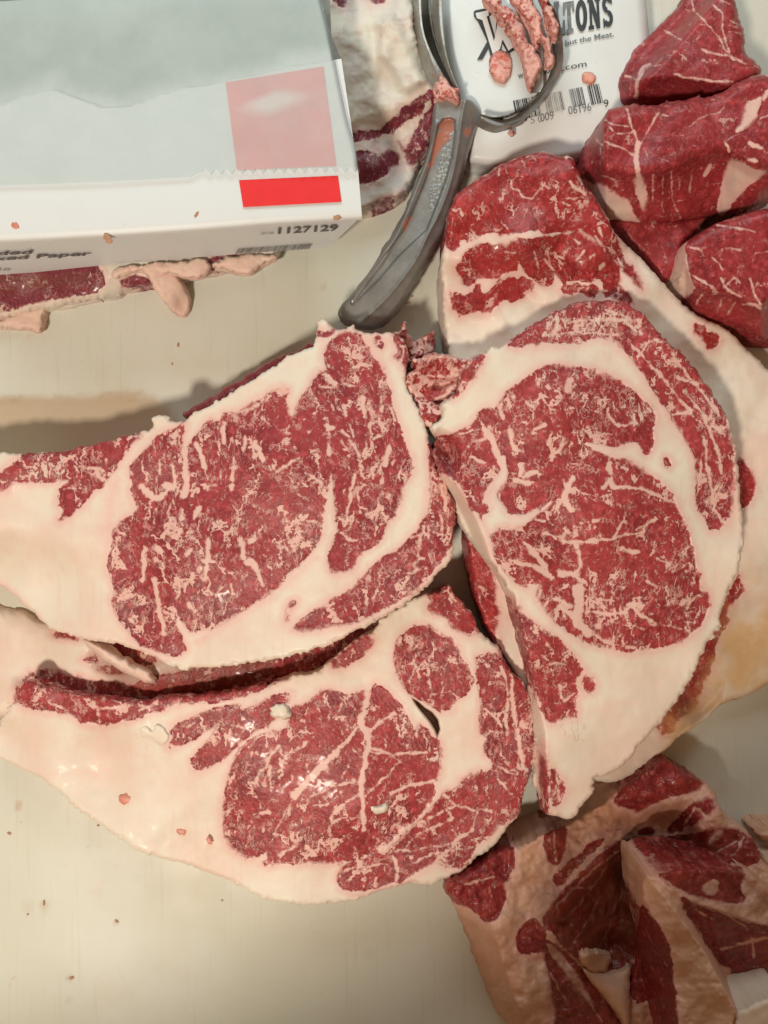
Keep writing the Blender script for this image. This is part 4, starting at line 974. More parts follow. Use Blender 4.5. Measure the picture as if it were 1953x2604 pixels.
piece("meat_flap", M_FLAP, T('B', (1090, 120), (1160, 130), (1175, 60), (1195, 45), (1205, 130), (1240, 180), (1270, 180), (1300, 160), (1370, 120), (1385, 105), (1405, 150), (1400, 190), (1385, 230), (1395, 265), (1320, 300), (1260, 330), (1220, 350), (1150, 280)),
      hpts([(1010, 850, .050), (1100, 870, .024), (1060, 900, .034)]), step=2.2, jagout=5, edge=.003, edge_w=10, seed=54, rel=.003, rough_h=.0012, lean_default=-1,
      regions=[('lean_shred', T('B', (1110, 140), (1170, 160), (1240, 280), (1240, 340), (1160, 260))), ('lean_shred', T('B', (1290, 190), (1350, 180), (1400, 150), (1400, 230), (1370, 230)))],
      label="torn spiky flap of meat at the left steak's top right corner", cat="meat flap")

# ------------------------------------------------------------------ steak 2 (right)
S2 = T('R6', (165, 640), (168, 600), (185, 568), (160, 540), (150, 525), (200, 500), (205, 465), (190, 440), (240, 410), (262, 380), (265, 330), (300, 270), (345, 240), (375, 232), (390, 215), (440, 205), (460, 188), (520, 150), (560, 115), (610, 95), (660, 60), (735, 30), (800, 18), (880, 24), (940, 22), (985, 60), (1040, 118), (1100, 185), (1160, 238),
       (1220, 305), (1280, 385), (1320, 450), (1348, 510), (1358, 570), (1378, 640), (1392, 760), (1408, 900), (1402, 1020), (1380, 1120), (1345, 1210), (1300, 1290), (1325, 1330), (1290, 1350), (1280, 1385), (1265, 1380), (1240, 1450), (1200, 1530), (1150, 1620), (1090, 1700), (1050, 1740), (1000, 1800), (930, 1880), (880, 1915), (830, 1935), (800, 1950),
       (802, 2000), (770, 2050), (745, 2060), (740, 2085), (700, 2108), (660, 2095), (620, 2085), (600, 2065), (585, 2000), (560, 1950), (570, 1800), (575, 1600), (565, 1560), (540, 1440), (520, 1360), (500, 1290), (488, 1230), (450, 1150), (405, 1085), (385, 1065), (340, 1020), (300, 960), (255, 885), (232, 810), (205, 750), (192, 712))
_wallA = T('R6', (192, 705), (215, 718), (255, 750), (290, 800), (330, 880), (352, 930), (372, 980), (388, 1030), (405, 1085), (380, 1140), (280, 1100), (200, 990), (130, 860), (110, 700))
_wallB = T('R6', (540, 1560), (575, 1590), (602, 1690), (618, 1760), (622, 1900), (628, 2075), (628, 2160), (520, 2140), (470, 1900), (460, 1560))
_lump = T('R6', (150, 650), (150, 560), (190, 540), (260, 570), (320, 640), (345, 720), (350, 800), (320, 870), (280, 800), (250, 745), (200, 705))


def S2H(x, y, _p=hpts([(1130, 1100, .074), (1200, 900, .080), (1500, 770, .074), (1650, 850, .072), (1800, 1000, .066), (1880, 1300, .060), (1850, 1550, .058), (1700, 1750, .060), (1550, 1950, .058), (1430, 2060, .058), (1400, 1850, .066), (1350, 1600, .078), (1270, 1400, .084), (1500, 1300, .084), (1600, 1500, .074), (1400, 1050, .084)])):
    z = _p(x, y)
    z = z - .024 * sst(0, 34, sdf(_wallA, x, y)) - .020 * sst(0, 34, sdf(_wallB, x, y)) - .016 * sst(30, -10, x - 1150) * sst(0, 50, sdf(_lump, x, y) + 10)
    return z


_s2v = V('C', ((430, 690), (500, 800), (530, 900), (560, 960), (470, 1020), (440, 1130), 34), ((580, 700), (595, 760), (620, 820), 30), ((655, 900), (650, 990), (740, 950), 34), ((610, 1000), (700, 1010), 24), ((900, 740), (900, 790), (840, 860), 15), ((950, 400), (930, 470), 40), ((1170, 560), (1190, 640), (1260, 670), (1340, 650), 20), ((960, 990), (900, 1090), (950, 1180), 32),
         ((1175, 900), (1200, 1000), (1140, 1045), 24), ((1180, 990), (1200, 1030), 30), ((1200, 1040), (1390, 1050), 20), ((1390, 1050), (1500, 1100), (1575, 1135), 18), ((900, 1360), (1000, 1372), (1200, 1350), 20), ((1280, 1200), (1250, 1280), (1205, 1340), 15), ((1210, 1345), (1390, 1310), 14), ((1255, 920), (1295, 930), 18), ((520, 540), (545, 625), 12), ((600, 490), (610, 500), 22), ((680, 1390), (760, 1420), 18),
         ((360, 770), (450, 740), 8), ((820, 570), (860, 575), 12), ((730, 690), (790, 665), 12), ((1050, 680), (1060, 700), 18), ((550, 440), (540, 560), 7), ((680, 530), (720, 560), 14), ((650, 640), (680, 650), 14), ((270, 720), (400, 690), 6), ((740, 1230), (790, 1240), 12), ((800, 1310), (840, 1330), 14), ((350, 860), (430, 890), 9), ((1080, 1240), (1120, 1235), 9), ((1340, 1290), (1390, 1270), 9),
         ((540, 1280), (640, 1270), (740, 1180), 30)) + \
    V('E', ((650, 280), (680, 370), (640, 440), (700, 480), 22), ((660, 500), (665, 600), (650, 680), (720, 740), 44), ((700, 630), (810, 640), (920, 640), 16), ((940, 590), (980, 640), (1060, 690), 18), ((930, 590), (1000, 600), 26), ((720, 730), (800, 790), (960, 820), 9), ((300, 360), (460, 405), (520, 450), 24), ((380, 270), (450, 340), (490, 400), 30), ((480, 220), (550, 240), 12), ((860, 290), (980, 320), 14),
      ((1080, 350), (1150, 380), 16), ((560, 430), (650, 440), 34), ((1200, 585), (1310, 550), 14), ((540, 560), (620, 600), 20), ((470, 500), (440, 570), 10), ((1020, 470), (1070, 500), 8), ((820, 480), (900, 500), 8), ((1100, 700), (1200, 720), 6), ((900, 700), (1000, 720), 7), ((780, 560), (850, 580), 8), ((560, 600), (640, 650), 20), ((470, 860), (500, 890), 6), ((510, 910), (570, 900), (600, 930), 6),
      ((690, 950), (650, 1000), (700, 1060), 18), ((560, 1020), (570, 1080), 10), ((480, 780), (510, 830), 5), ((550, 1490), (560, 1620), 10), ((640, 1060), (580, 1100), 12))
_s2v += V('R6', ((1250, 560), (1260, 700), (1290, 850), 10), ((1300, 600), (1320, 720), 8), ((1240, 640), (1230, 760), 9), ((1310, 760), (1260, 830), 10), ((1060, 300), (1150, 420), (1200, 480), 9), ((1120, 250), (1250, 400), (1300, 480), 9), ((960, 200), (1100, 350), 9), ((700, 110), (900, 90), (1000, 160), 12),
          ((600, 160), (760, 150), (900, 160), 10), ((1180, 400), (1260, 500), (1300, 620), 9), ((1000, 200), (1060, 180), 12), ((1120, 480), (1180, 470), 9), ((860, 60), (960, 100), 12), ((660, 130), (640, 160), 22), ((1150, 330), (1220, 360), 12), ((1280, 520), (1330, 560), 10))
piece("rib_steak", M_STEAK2, S2, S2H, base=.034,
      step=2.4, jagout=5, edge=.0028, edge_w=11, seed=60, rel=.0006, rough_h=.0001,
      regions=[('eye_muscle', T('R6', (130, 660), (140, 590), (185, 560), (235, 560), (290, 530), (330, 500), (370, 450), (410, 460), (435, 425), (460, 380), (520, 340), (580, 300), (640, 280), (700, 290), (780, 290), (850, 320), (920, 345), (980, 400), (1040, 450), (1060, 500), (1040, 540), (1050, 600), (1030, 640), (1005, 640), (990, 600), (960, 590), (900, 610), (840, 605),
                              (760, 590), (820, 630), (880, 650), (950, 670), (1010, 710), (1060, 740), (1110, 790), (1150, 860), (1180, 930), (1200, 1000), (1215, 1080), (1230, 1150), (1235, 1200), (1270, 1195), (1270, 1260), (1240, 1320), (1190, 1370), (1130, 1400), (1060, 1420), (980, 1435), (900, 1430), (820, 1410), (740, 1380), (670, 1330), (620, 1280), (590, 1230), (575, 1200),
                              (600, 1150), (560, 1160), (510, 1175), (450, 1115), (410, 1075), (395, 960), (340, 880), (300, 840), (260, 760), (200, 712))),
               ('cap_muscle', T('R6', (450, 200), (520, 140), (600, 90), (700, 30), (800, 5), (900, 10), (990, 50), (1110, 180), (1230, 300), (1330, 450), (1352, 560), (1372, 650), (1368, 760), (1360, 850), (1345, 900), (1310, 940), (1280, 950), (1250, 900), (1215, 830), (1222, 740), (1210, 650), (1180, 590), (1150, 540), (1110, 480), (1060, 400), (1010, 330), (970, 270),
                              (920, 215), (880, 180), (820, 168), (760, 190), (690, 200), (620, 192), (560, 200), (500, 212))),
               ('tail_muscle', T('R6', (480, 1220), (530, 1290), (590, 1340), (660, 1380), (720, 1440), (760, 1500), (775, 1530), (810, 1545), (815, 1580), (790, 1602), (760, 1590), (735, 1570), (742, 1600), (725, 1640), (742, 1690), (700, 1702), (640, 1722), (620, 1710), (600, 1680), (575, 1600), (555, 1560), (525, 1440), (485, 1290))),
               ('tail_muscle', T('R6', (632, 1900), (650, 1910), (690, 1960), (690, 2010), (660, 2060), (640, 2050), (632, 1990))),
               ('tail_muscle', T('R6', (600, 1800), (622, 1900), (628, 2090), (596, 2080), (590, 1960), (585, 1850))),
               ('corner_muscle', T('R6', (1085, 655), (1110, 660), (1120, 690), (1090, 685))),
               ('corner_muscle', T('R6', (240, 400), (275, 300), (340, 240), (372, 240), (350, 290), (300, 360), (270, 400), (240, 420)))],
      fats=[T('R6', (385, 870), (378, 790), (415, 730), (440, 700), (425, 650), (450, 640), (462, 720), (460, 745), (425, 790), (415, 820), (450, 850), (465, 880), (520, 885), (600, 862), (560, 902), (510, 935), (430, 932), (400, 960), (370, 945), (350, 890)),
            T('R6', (590, 860), (620, 840), (640, 830), (600, 875))],
      veins=_s2v,
      scuffs=[(T('R6', (590, 60), (900, 40), (1000, 160), (880, 170), (600, 180)), .9), (T('R6', (560, 300), (700, 280), (720, 330), (580, 350)), .9), (T('R6', (940, 400), (1060, 450), (1060, 520), (980, 540), (920, 460)), 1.0), (T('R6', (1100, 300), (1250, 400), (1340, 520), (1240, 560), (1100, 420)), .55),
              (T('R6', (630, 1690), (780, 1710), (790, 1810), (700, 1790), (640, 1750)), .8), (T('R6', (1100, 900), (1190, 880), (1200, 1000), (1120, 980)), .3)],
      darks=[(_lump, .0, 8)],
      label="right steak of three, topmost, with a large oval eye and a curved cap", cat="rib steak")
piece("meat_flap", M_FLAP, T('R6', (75, 262), (110, 250), (150, 236), (175, 232), (200, 240), (250, 248), (300, 262), (350, 233), (365, 250), (350, 280), (310, 310), (280, 380), (245, 420), (180, 440), (215, 462), (210, 485), (150, 540), (120, 512), (100, 450), (60, 380), (48, 330), (90, 295)),
      hpts([(1060, 920, .066), (1200, 920, .072), (1100, 980, .050), (1120, 1060, .060), (1150, 1010, .056)]), base=.04, step=2.2, jagout=6, edge=.004, edge_w=12, seed=64, rel=.003, rough_h=.0014, regjag=9, lean_default=-1,
      regions=[('lean_shred', T('R6', (80, 270), (170, 250), (250, 265), (300, 270), (240, 300), (180, 330), (130, 320), (60, 310))), ('lean_shred', T('R6', (130, 360), (190, 370), (200, 400), (150, 430), (110, 400))), ('lean_shred', T('R6', (110, 470), (190, 470), (200, 500), (140, 530))),
               ('lean_shred', T('R6', (280, 330), (340, 270), (350, 290), (290, 360), (260, 410), (240, 400)))],
      dents=[(T('R6', (170, 340), (250, 330), (270, 350), (190, 385), (150, 380)), -.008, 12), (T('R6', (150, 425), (240, 400), (240, 425), (170, 450)), -.012, 10)],
      label="torn bloody flap of meat bridging the left steak and the right steak", cat="meat flap")
# ------------------------------------------------------------------ printing helpers
def ray_z(plane3, px, py):
    """height at which the sight line of a photograph pixel meets a plane through three world points"""
    a, b, c = [np.array(p, float) for p in plane3]
    nn = np.cross(b - a, c - a)
    p0, p1 = unproj(px, py, np.zeros_like(px)), unproj(px, py, np.full_like(px, .1))
    f0, f1 = (p0 - a) @ nn, (p1 - a) @ nn
    return .1 * f0 / (f0 - f1)


def text_tris(s, size=1.0, bold=0.0):
    cu = bpy.data.curves.new("lettering", 'FONT')
    cu.body = s
    cu.size = size
    cu.resolution_u = 3
    cu.offset = bold
    ob = bpy.data.objects.new("lettering", cu)
    COL.objects.link(ob)
    bpy.context.view_layer.update()
    me = bpy.data.meshes.new_from_object(ob.evaluated_get(bpy.context.evaluated_depsgraph_get()))
    v = np.array([x.co[:2] for x in me.vertices]) if len(me.vertices) else np.zeros((0, 2))
    f = [list(p.vertices) for p in me.polygons]
    bpy.data.objects.remove(ob)
    bpy.data.curves.remove(cu)
    bpy.data.meshes.remove(me)
    return v, f


def place(name, v, f, view, o, ux, vy, zf, mat, parent, lift=.0005):
    s = VW[view]
    px = s[0] + s[2] * (o[0] + v[:, 0] * ux[0] + v[:, 1] * vy[0])
    py = s[1] + s[2] * (o[1] + v[:, 0] * ux[1] + v[:, 1] * vy[1])
    P = unproj(px, py, zf(px, py) + lift)
    return mesh_obj(name, P, f, mat, parent=parent, smooth=False)


def text(name, s, view, o, ux, vy, zf, mat, parent, bold=0.0, lift=.0005):
    """text starting at pixel o; ux = vector of its whole width, vy = vector of its cap height (all in view units)"""
    v, f = text_tris(s, 1.0, bold)
    v = v.copy()
    v[:, 0] = (v[:, 0] - v[:, 0].min()) / (v[:, 0].max() - v[:, 0].min())
    v[:, 1] = v[:, 1] / .70
    return place(name, v, f, view, o, ux, vy, zf, mat, parent, lift)


def polys(name, plist, view, zf, mat, parent, lift=.0005):
    V_, F_ = [], []
    for p in plist:
        q = T(view, *p)
        F_.append(list(range(len(V_), len(V_) + len(q))))
        V_ += [tuple(a) for a in q]
    V_ = np.array(V_)
    P = unproj(V_[:, 0], V_[:, 1], zf(V_[:, 0], V_[:, 1]) + lift)
    o = mesh_obj(name, P, F_, mat, parent=parent, smooth=False)
    return o


M_INK = simple("black_ink", (.035, .038, .045), rough=.5, namp=.3)
M_INK2 = simple("grey_worn_ink", (.20, .21, .22), rough=.55, namp=.4, nscale=300)
M_INK3 = simple("pale_worn_ink", (.42, .43, .43), rough=.55, namp=.3, nscale=300)
M_INKB = simple("grey_black_ink", (.10, .10, .115), rough=.5, namp=.3)
M_LABWHITE = simple("white_print", (.80, .82, .83), rough=.45, namp=.03)

# ------------------------------------------------------------------ printing on the tub
tub = [o for o in COL.objects if o.name == "plastic_tub"][0]
tz = lambda x, y: TUBH(x, y) + .0010
polys("letter_shadow", [[(288, 84), (300, 72), (408, 52), (412, 108), (402, 112), (396, 118), (440, 262), (452, 110), (530, 92), (534, 110), (560, 240), (578, 318), (580, 352), (540, 374), (525, 366), (488, 302), (484, 352), (440, 402), (412, 412), (392, 340), (350, 418), (312, 422), (384, 290), (318, 150), (292, 118)]],
      'I', tz, M_INK, tub, .0005)
polys("letter", [[(302, 92), (390, 72), (396, 108), (380, 116), (432, 290), (466, 124), (520, 104), (534, 150), (552, 250), (570, 330), (534, 356), (492, 276), (474, 344), (425, 384), (350, 142), (312, 128)]], 'I', tz, M_LABWHITE, tub, .0009)


def slab_letter(ch, tl, tr, bl, mat):
    R = {'L': [[(0, 0), (.55, 0), (.55, .14), (.42, .17), (.42, .83), (.72, .80), (.84, .58), (1, .58), (1, 1), (0, 1), (0, .86), (.12, .83), (.12, .17), (0, .14)]],
         'T': [[(0, 0), (1, 0), (1, .36), (.86, .36), (.78, .16), (.66, .16), (.66, .84), (.82, .88), (.82, 1), (.18, 1), (.18, .88), (.34, .84), (.34, .16), (.22, .16), (.14, .36), (0, .36)]],
         'N': [[(0, 0), (.38, 0), (.68, .55), (.68, .14), (.56, .12), (.56, 0), (1, 0), (1, .12), (.88, .14), (.88, 1), (.62, 1), (.30, .42), (.30, .86), (.42, .88), (.42, 1), (0, 1), (0, .88), (.12, .86), (.12, .14), (0, .12)]]}
    def ring(t0, t1, cx, cy, rx, ry, ix, iy, n=14):
        q = []
        for k in range(n):
            a, b = t0 + (t1 - t0) * k / n, t0 + (t1 - t0) * (k + 1) / n
            q.append([(cx + rx * math.cos(a), cy + ry * math.sin(a)), (cx + rx * math.cos(b), cy + ry * math.sin(b)), (cx + ix * math.cos(b), cy + iy * math.sin(b)), (cx + ix * math.cos(a), cy + iy * math.sin(a))])
        return q
    if ch == 'O':
        pl = ring(0, 2 * math.pi, .5, .5, .5, .5, .17, .30, 24)
    elif ch == 'S':
        pl = ring(-.3, -math.pi * 1.5, .5, .28, .48, .28, .16, .10) + ring(-math.pi * .5, math.pi * .9, .5, .73, .48, .27, .16, .10) + [[(.86, 0), (.98, 0), (.98, .30), (.80, .26)], [(.02, .70), (.18, .72), (.14, 1), (.02, 1)]]
    else:
        pl = R[ch]
    tl, tr, bl = np.array(tl, float), np.array(tr, float), np.array(bl, float)
    out = [[tuple(tl + (tr - tl) * p[0] + (bl - tl) * p[1]) for p in q] for q in pl]
    polys("letter", out, 'I', tz, mat, tub, .0006)


slab_letter('L', (850, 14), (918, 2), (868, 248), M_INK2)
slab_letter('T', (915, 18), (992, 4), (928, 240), M_INK2)
slab_letter('O', (1000, 2), (1082, -10), (1010, 228), M_INK)
slab_letter('N', (1086, -8), (1178, -24), (1098, 212), M_INK)
slab_letter('S', (1186, -26), (1258, -38), (1202, 196), M_INK)
M_INKTXT = M_INK
text("printed_words", "Everything but the Meat.", 'I', (650, 372), (626, -118), (-4, -36), tz, M_INK2, tub, bold=.015)
text("printed_words", "www.waltonsinc", 'I', (602, 552), (320, -56), (-6, -42), tz, M_INK2, tub, bold=.02)
text("printed_words", ".com", 'I', (918, 496), (166, -30), (-6, -42), tz, M_INK, tub)
rnd = random.Random(5)
bars = {0: [], 1: [], 2: []}
t = 0.0
while t < 1.0:
    w = rnd.choice([.006, .006, .010, .014, .018])
    g = rnd.choice([.006, .008, .012, .016])
    if .30 < t < .36 or .58 < t < .64 or .80 < t < .85:
        t += w + g
        continue
    a = np.array([565, 708]) + t * np.array([600, -120])
    b = np.array([592, 850]) + t * np.array([602, -140])
    if t < .12 or t > .86:
        b = b + np.array([3, 12])
    aw = np.array([600, -120]) * w
    tone = 0 if (t < .16 or .80 < t or rnd.random() < .2) else (1 if t > .66 else 2)
    bars[tone].append([tuple(a), tuple(a + aw), tuple(b + aw), tuple(b)])
    t += w + g
for k, m in enumerate((M_INK, M_INK2, M_INK3)):
    polys("barcode", bars[k], 'I', tz, m, tub).__setitem__('kind', 'stuff')
text("printed_digits", "5 0", 'I', (692, 872), (80, -14), (-6, -54), tz, M_INK3, tub)
text("printed_digits", "009", 'I', (760, 858), (94, -20), (-6, -58), tz, M_INK2, tub)
text("printed_digits", "06196", 'I', (958, 806), (160, -28), (-8, -58), tz, M_INK2, tub)
text("printed_digits", "9", 'I', (1206, 756), (34, -6), (-6, -54), tz, M_INK, tub)

M_SMEAR = meat_material("pink_meat_film", marb=1, flecks=2, fat=(.80, .40, .32), fat2=(.75, .28, .20), lean=(.62, .18, .13), lean2=(.5, .12, .09), wet=.3)
piece("meat_smear", M_SMEAR, T('I', (430, 370), (480, 360), (530, 375), (552, 420), (556, 480), (540, 530), (500, 582), (440, 556), (412, 500), (415, 430)), lambda x, y: tz(x, y) + .0022, base=lambda x, y: tz(x, y) - .002, step=2.2, edge=.001, edge_w=8, jagout=4, rough_h=.0007, seed=70, lean_default=0.,
      label="pink smear of meat stuck under the big outlined letter on the tub", cat="meat smear")
piece("meat_smear", M_SMEAR, T('I', (1062, 520), (1090, 500), (1130, 515), (1155, 545), (1135, 582), (1095, 580), (1070, 560)), lambda x, y: tz(x, y) + .0014, base=lambda x, y: tz(x, y) - .002, step=2.2, edge=.001, edge_w=8, jagout=4, rough_h=.0005, seed=71,
      label="orange spot of meat stuck just above the tub's barcode", cat="meat smear")

# ------------------------------------------------------------------ box of waxed paper
ZT, ZB = .084, .020
box = empty("paper_box", tuple(unproj(np.array(400.), np.array(500.), ZB)))
tag(box, "white box of waxed paper sheets, its lower corner toward the scraper handle", "paper box")
n = NT("box_card")
_v = n.coord()
_d = n.ss(.50, .80, n.noise(_v, 26, 5, .65))
_c = n.mix(n.mul(_d, .35), (.72, .765, .785), (.64, .66, .64))
_c = n.mix(n.mul(n.ss(.70, .76, n.noise(_v, 170, 3, .6)), .5), _c, (.45, .33, .24))
n.set(color=_c, rough=.42, spec=.4, normal=n.bump(n.noise(_v, 300, 3, .6), .12, .0006))
M_CARD = n.m
n = NT("waxed_paper")
_v = n.coord()
_c = n.mix(n.ss(.35, .65, n.noise(_v, 30, 3, .6)), (.62, .71, .71), (.66, .745, .75))
n.set(color=_c, rough=.5, spec=.35, alpha=n.ss(.35, .65, n.noise(_v, 22, 5, .65), .50, .57), normal=n.bump(n.noise(_v, 14, 3, .5), .25, .003))
M_WAX = n.m
M_STACK = simple("paper_stack_grey", (.20, .28, .24), rough=.7, nscale=12, namp=.22)
M_RED = simple("red_label_ink", (.80, .020, .022), rough=.45, namp=.05)
M_CUT = simple("cutter_metal", (.14, .13, .11), rough=.4, metal=.6, namp=.3)


def strip(name, rows, mat, parent, smooth=True):
    """rows of world points -> one sheet"""
    k = len(rows[0])
    v = np.concatenate([np.asarray(r) for r in rows])
    f = []
    for i in range(len(rows) - 1):
        for j in range(k - 1):
            a = i * k + j
            f.append([a, a + k, a + k + 1, a + 1])
    return mesh_obj(name, v, f, mat, parent=parent, smooth=smooth)


def P3(view, pts, z):
    q = T(view, *pts)
    z = np.full(len(q), z) if np.isscalar(z) else np.array(z)
    return unproj(q[:, 0], q[:, 1], z)


def resamp(q, n):
    q = np.asarray(q, float)
    s = np.concatenate([[0], np.cumsum(np.linalg.norm(np.diff(q, axis=0), axis=1))])
    t_ = np.linspace(0, s[-1], n)
    return np.stack([np.interp(t_, s, q[:, k]) for k in range(q.shape[1])], -1)


front_top = T('R1', (-90, 1018), (0, 1012), (200, 1002), (420, 990), (640, 976), (840, 962), (1000, 948), (1160, 935), (1340, 924), (1527, 912))
crease = T('R1', (-90, 800), (0, 796), (200, 787), (420, 778), (640, 768), (840, 757), (1000, 750), (1160, 744), (1340, 738), (1512, 730))
wavy = T('R1', (-90, 470), (0, 452), (100, 410), (210, 376), (300, 410), (400, 452), (500, 462), (620, 425), (720, 396), (850, 362), (950, 346), (1100, 320), (1250, 285), (1440, 252))
N = 60
ft, cr, wv = resamp(front_top, N), resamp(crease, N), resamp(chaikin(wavy, 2, False), N)
wv[:, 1] += 9 * fbm(wv[:, 0], wv[:, 1], 60, 5, 4, .6)
rows = []
for tt in np.linspace(0, 1, 6):
    q = wv * (1 - tt) + cr * tt
    rows.append(unproj(q[:, 0], q[:, 1], np.full(N, .0850)))
for tt in np.linspace(.15, 1, 6):
    q = cr * (1 - tt) + ft * tt
    rows.append(unproj(q[:, 0], q[:, 1], np.full(N, .0850 - .0012 * tt ** 2)))
lip = rows[-1] + np.array([0, -.0006, -.0012])
lip2 = rows[-1] + np.array([0, -.0004, -.0050])
rows += [lip, lip2]
lid = strip("lid", rows, M_CARD, box)
# paper stack inside
st_q = resamp(wavy, N)
n = NT("paper_stack_grey")
_v = n.coord()
_f = n.ss(.15, .95, n.add(n.attr('shade_fade'), n.mul(n.sub(n.noise(_v, 38, 4, .6), .5), .9)))
_c = n.mix(_f, n.mix(n.ss(.3, .7, n.noise(_v, 10, 3, .5)), (.17, .25, .21), (.22, .30, .26)), (.74, .78, .78))  # dark of the box inside painted grey-green, paling toward the lid
n.set(color=_c, rough=.7)
_rows, _fd = [], []
for tt in np.linspace(0, 1, 22):
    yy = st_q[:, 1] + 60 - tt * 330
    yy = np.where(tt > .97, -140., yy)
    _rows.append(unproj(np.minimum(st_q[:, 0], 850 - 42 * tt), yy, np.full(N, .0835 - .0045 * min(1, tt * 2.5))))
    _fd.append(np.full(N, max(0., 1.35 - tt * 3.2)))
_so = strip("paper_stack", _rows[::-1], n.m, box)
_at = _so.data.attributes.new('shade_fade', 'FLOAT', 'POINT')
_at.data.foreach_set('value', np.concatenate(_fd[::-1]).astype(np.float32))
# front panel, right end and back
fpl = (unproj(*[np.array(float(c)) for c in T('R1', (-90, 1020))[0]], ZT), unproj(*[np.array(float(c)) for c in T('R1', (-90, 1174))[0]], ZB), unproj(*[np.array(float(c)) for c in T('R1', (1388, 1042))[0]], ZB))
fz = lambda px, py: ray_z(fpl, np.asarray(px, float), np.asarray(py, float))
bot = T('R1', (-90, 1174), (0, 1165), (260, 1137), (520, 1110), (800, 1088), (1100, 1064), (1388, 1042))
bt = resamp(bot, N)
tp = ft.copy()
rows = []
for tt in np.linspace(0, 1, 8):
    q = tp * (1 - tt) + bt * tt
    z = fz(q[:, 0], q[:, 1])
    z[:] = np.minimum(z, ZT - .0006) if tt == 0 else z
    rows.append(unproj(q[:, 0], q[:, 1], z))
frontp = strip("front_panel", rows, M_CARD, box)
rt, rb = rows[0][-1], rows[-1][-1]
bk = unproj(np.array([790.]), np.array([-150.]), ZT)[0]
bkb = np.array([bk[0] - .02, bk[1], ZB])
strip("end_panel", [np.array([rt, bk]), np.array([rb, bkb])], M_CARD, box)
# red label (partly under the waxed paper) and its pale window
lt = lambda x, y: .0850 + 0 * x
polys("red_label", [[(952, 348), (1365, 280), (1420, 700), (1000, 718)], [(1008, 760), (1426, 741), (1440, 852), (1026, 874)]], 'R1', lt, M_RED, box, .0004)
oval = [(1155 + 105 * math.cos(a) + 14 * math.cos(3 * a), 432 - 44 * math.sin(a) - 20 * math.cos(a)) for a in np.linspace(0, 2 * math.pi, 28)[:-1]]
for k_ in range(5):
    f_ = 1.35 - .17 * k_
    mw = simple("label_fade", tuple(a * (1 - (k_ + 1) / 5.) + b * (k_ + 1) / 5. for a, b in zip((.80, .02, .022), (.82, .58, .56))), rough=.45, namp=.03)
    polys("label_window", [[(1155 + (x_ - 1155) * f_, 425 + (y_ - 425) * f_) for x_, y_ in oval]], 'R1', lt, mw, box, .0006 + .00012 * k_)
polys("cutter_strip", [[(1340, -90), (1386, -90), (1392, 0), (1398, 150), (1442, 256), (1405, 258)]], 'R1', lambda x, y: .0812 + 0 * x, M_CUT, box, 0)
# waxed sheet with pinked edge
zig = []
x = 860.0
k = 0
while x < 1516:
    zig.append((x, (742 if k % 2 else 716) + (2 if x < 1000 else 0) - .012 * (x - 860)))
    x += 21.8
    k += 1
edge_pts = [(-90, 790), (0, 786), (200, 780), (420, 771), (640, 760), (800, 750)] + zig + [(1518, 736)]
top_pts_r = [(1518, 736), (1497, 620), (1470, 540), (1440, 400), (1412, 258), (1382, 110), (1352, 0), (1338, -90)]
e = T('R1', *edge_pts)
u = np.clip((e[:, 0] - T('R1', (-90, 0))[0, 0]) / (T('R1', (1518, 0))[0, 0] - T('R1', (-90, 0))[0, 0]), 0, 1)
rs = T('R1', *top_pts_r)
rows = []
for y_ in np.linspace(0, 1, 14):
    idx_ = y_ * (len(rs) - 1)
    rp = np.array([np.interp(idx_, range(len(rs)), rs[:, 0]), np.interp(idx_, range(len(rs)), rs[:, 1])])
    base_y = e[:, 1] * (1 - y_) + (-60) * y_
    w_ = rp - rs[0]
    q = np.stack([e[:, 0] + w_[0] * u, np.where(y_ > 0, e[:, 1] + (rp[1] - rs[0][1]) * (.94 + .06 * u), e[:, 1])], -1)
    z = .0866 + .0012 * (1 - y_) * u + .0008 * fbm(q[:, 0], q[:, 1], 260, 4, 3)
    rows.append(unproj(q[:, 0], q[:, 1], z))
strip("waxed_sheet", rows[::-1], M_WAX, box)
# printing on the front
text("printed_number", "1127129", 'R1', (1172, 982), (252, -14), (3, -25), fz, M_INKB, box, bold=.028, lift=.0)
text("printed_words", "SKU#", 'R1', (1098, 986), (56, -4), (2, -9), fz, M_INK2, box)
text("printed_words", "ded", 'R1', (-14, 1073), (150, -8), (3, -15), fz, M_INKB, box, bold=.03)
text("printed_words", "xed Paper", 'R1', (-34, 1096), (420, -24), (3, -15), fz, M_INKB, box, bold=.03)
text("printed_words", "ls", 'R1', (-10, 1140), (54, -4), (2, -12), fz, M_INK2, box)
bl = []
t = 0.
rnd = random.Random(8)
while t < 1:
    w = rnd.choice([.006, .008, .014])
    a = np.array([1006, 1045]) + t * np.array([312, -22])
    b = np.array([990, 1068]) + t * np.array([312, -21])
    d_ = np.array([312, -21]) * w
    bl.append([tuple(a), tuple(a + d_), tuple(b + d_), tuple(b)])
    t += w + rnd.choice([.006, .008, .013])
polys("barcode", bl, 'R1', fz, M_INK2, box, .0).__setitem__('kind', 'stuff')
for o in list(box.children):
    if o.name.split('.')[0] in ("printed_number", "printed_words", "barcode"):
        o.location = (0, -.0008, .0004)

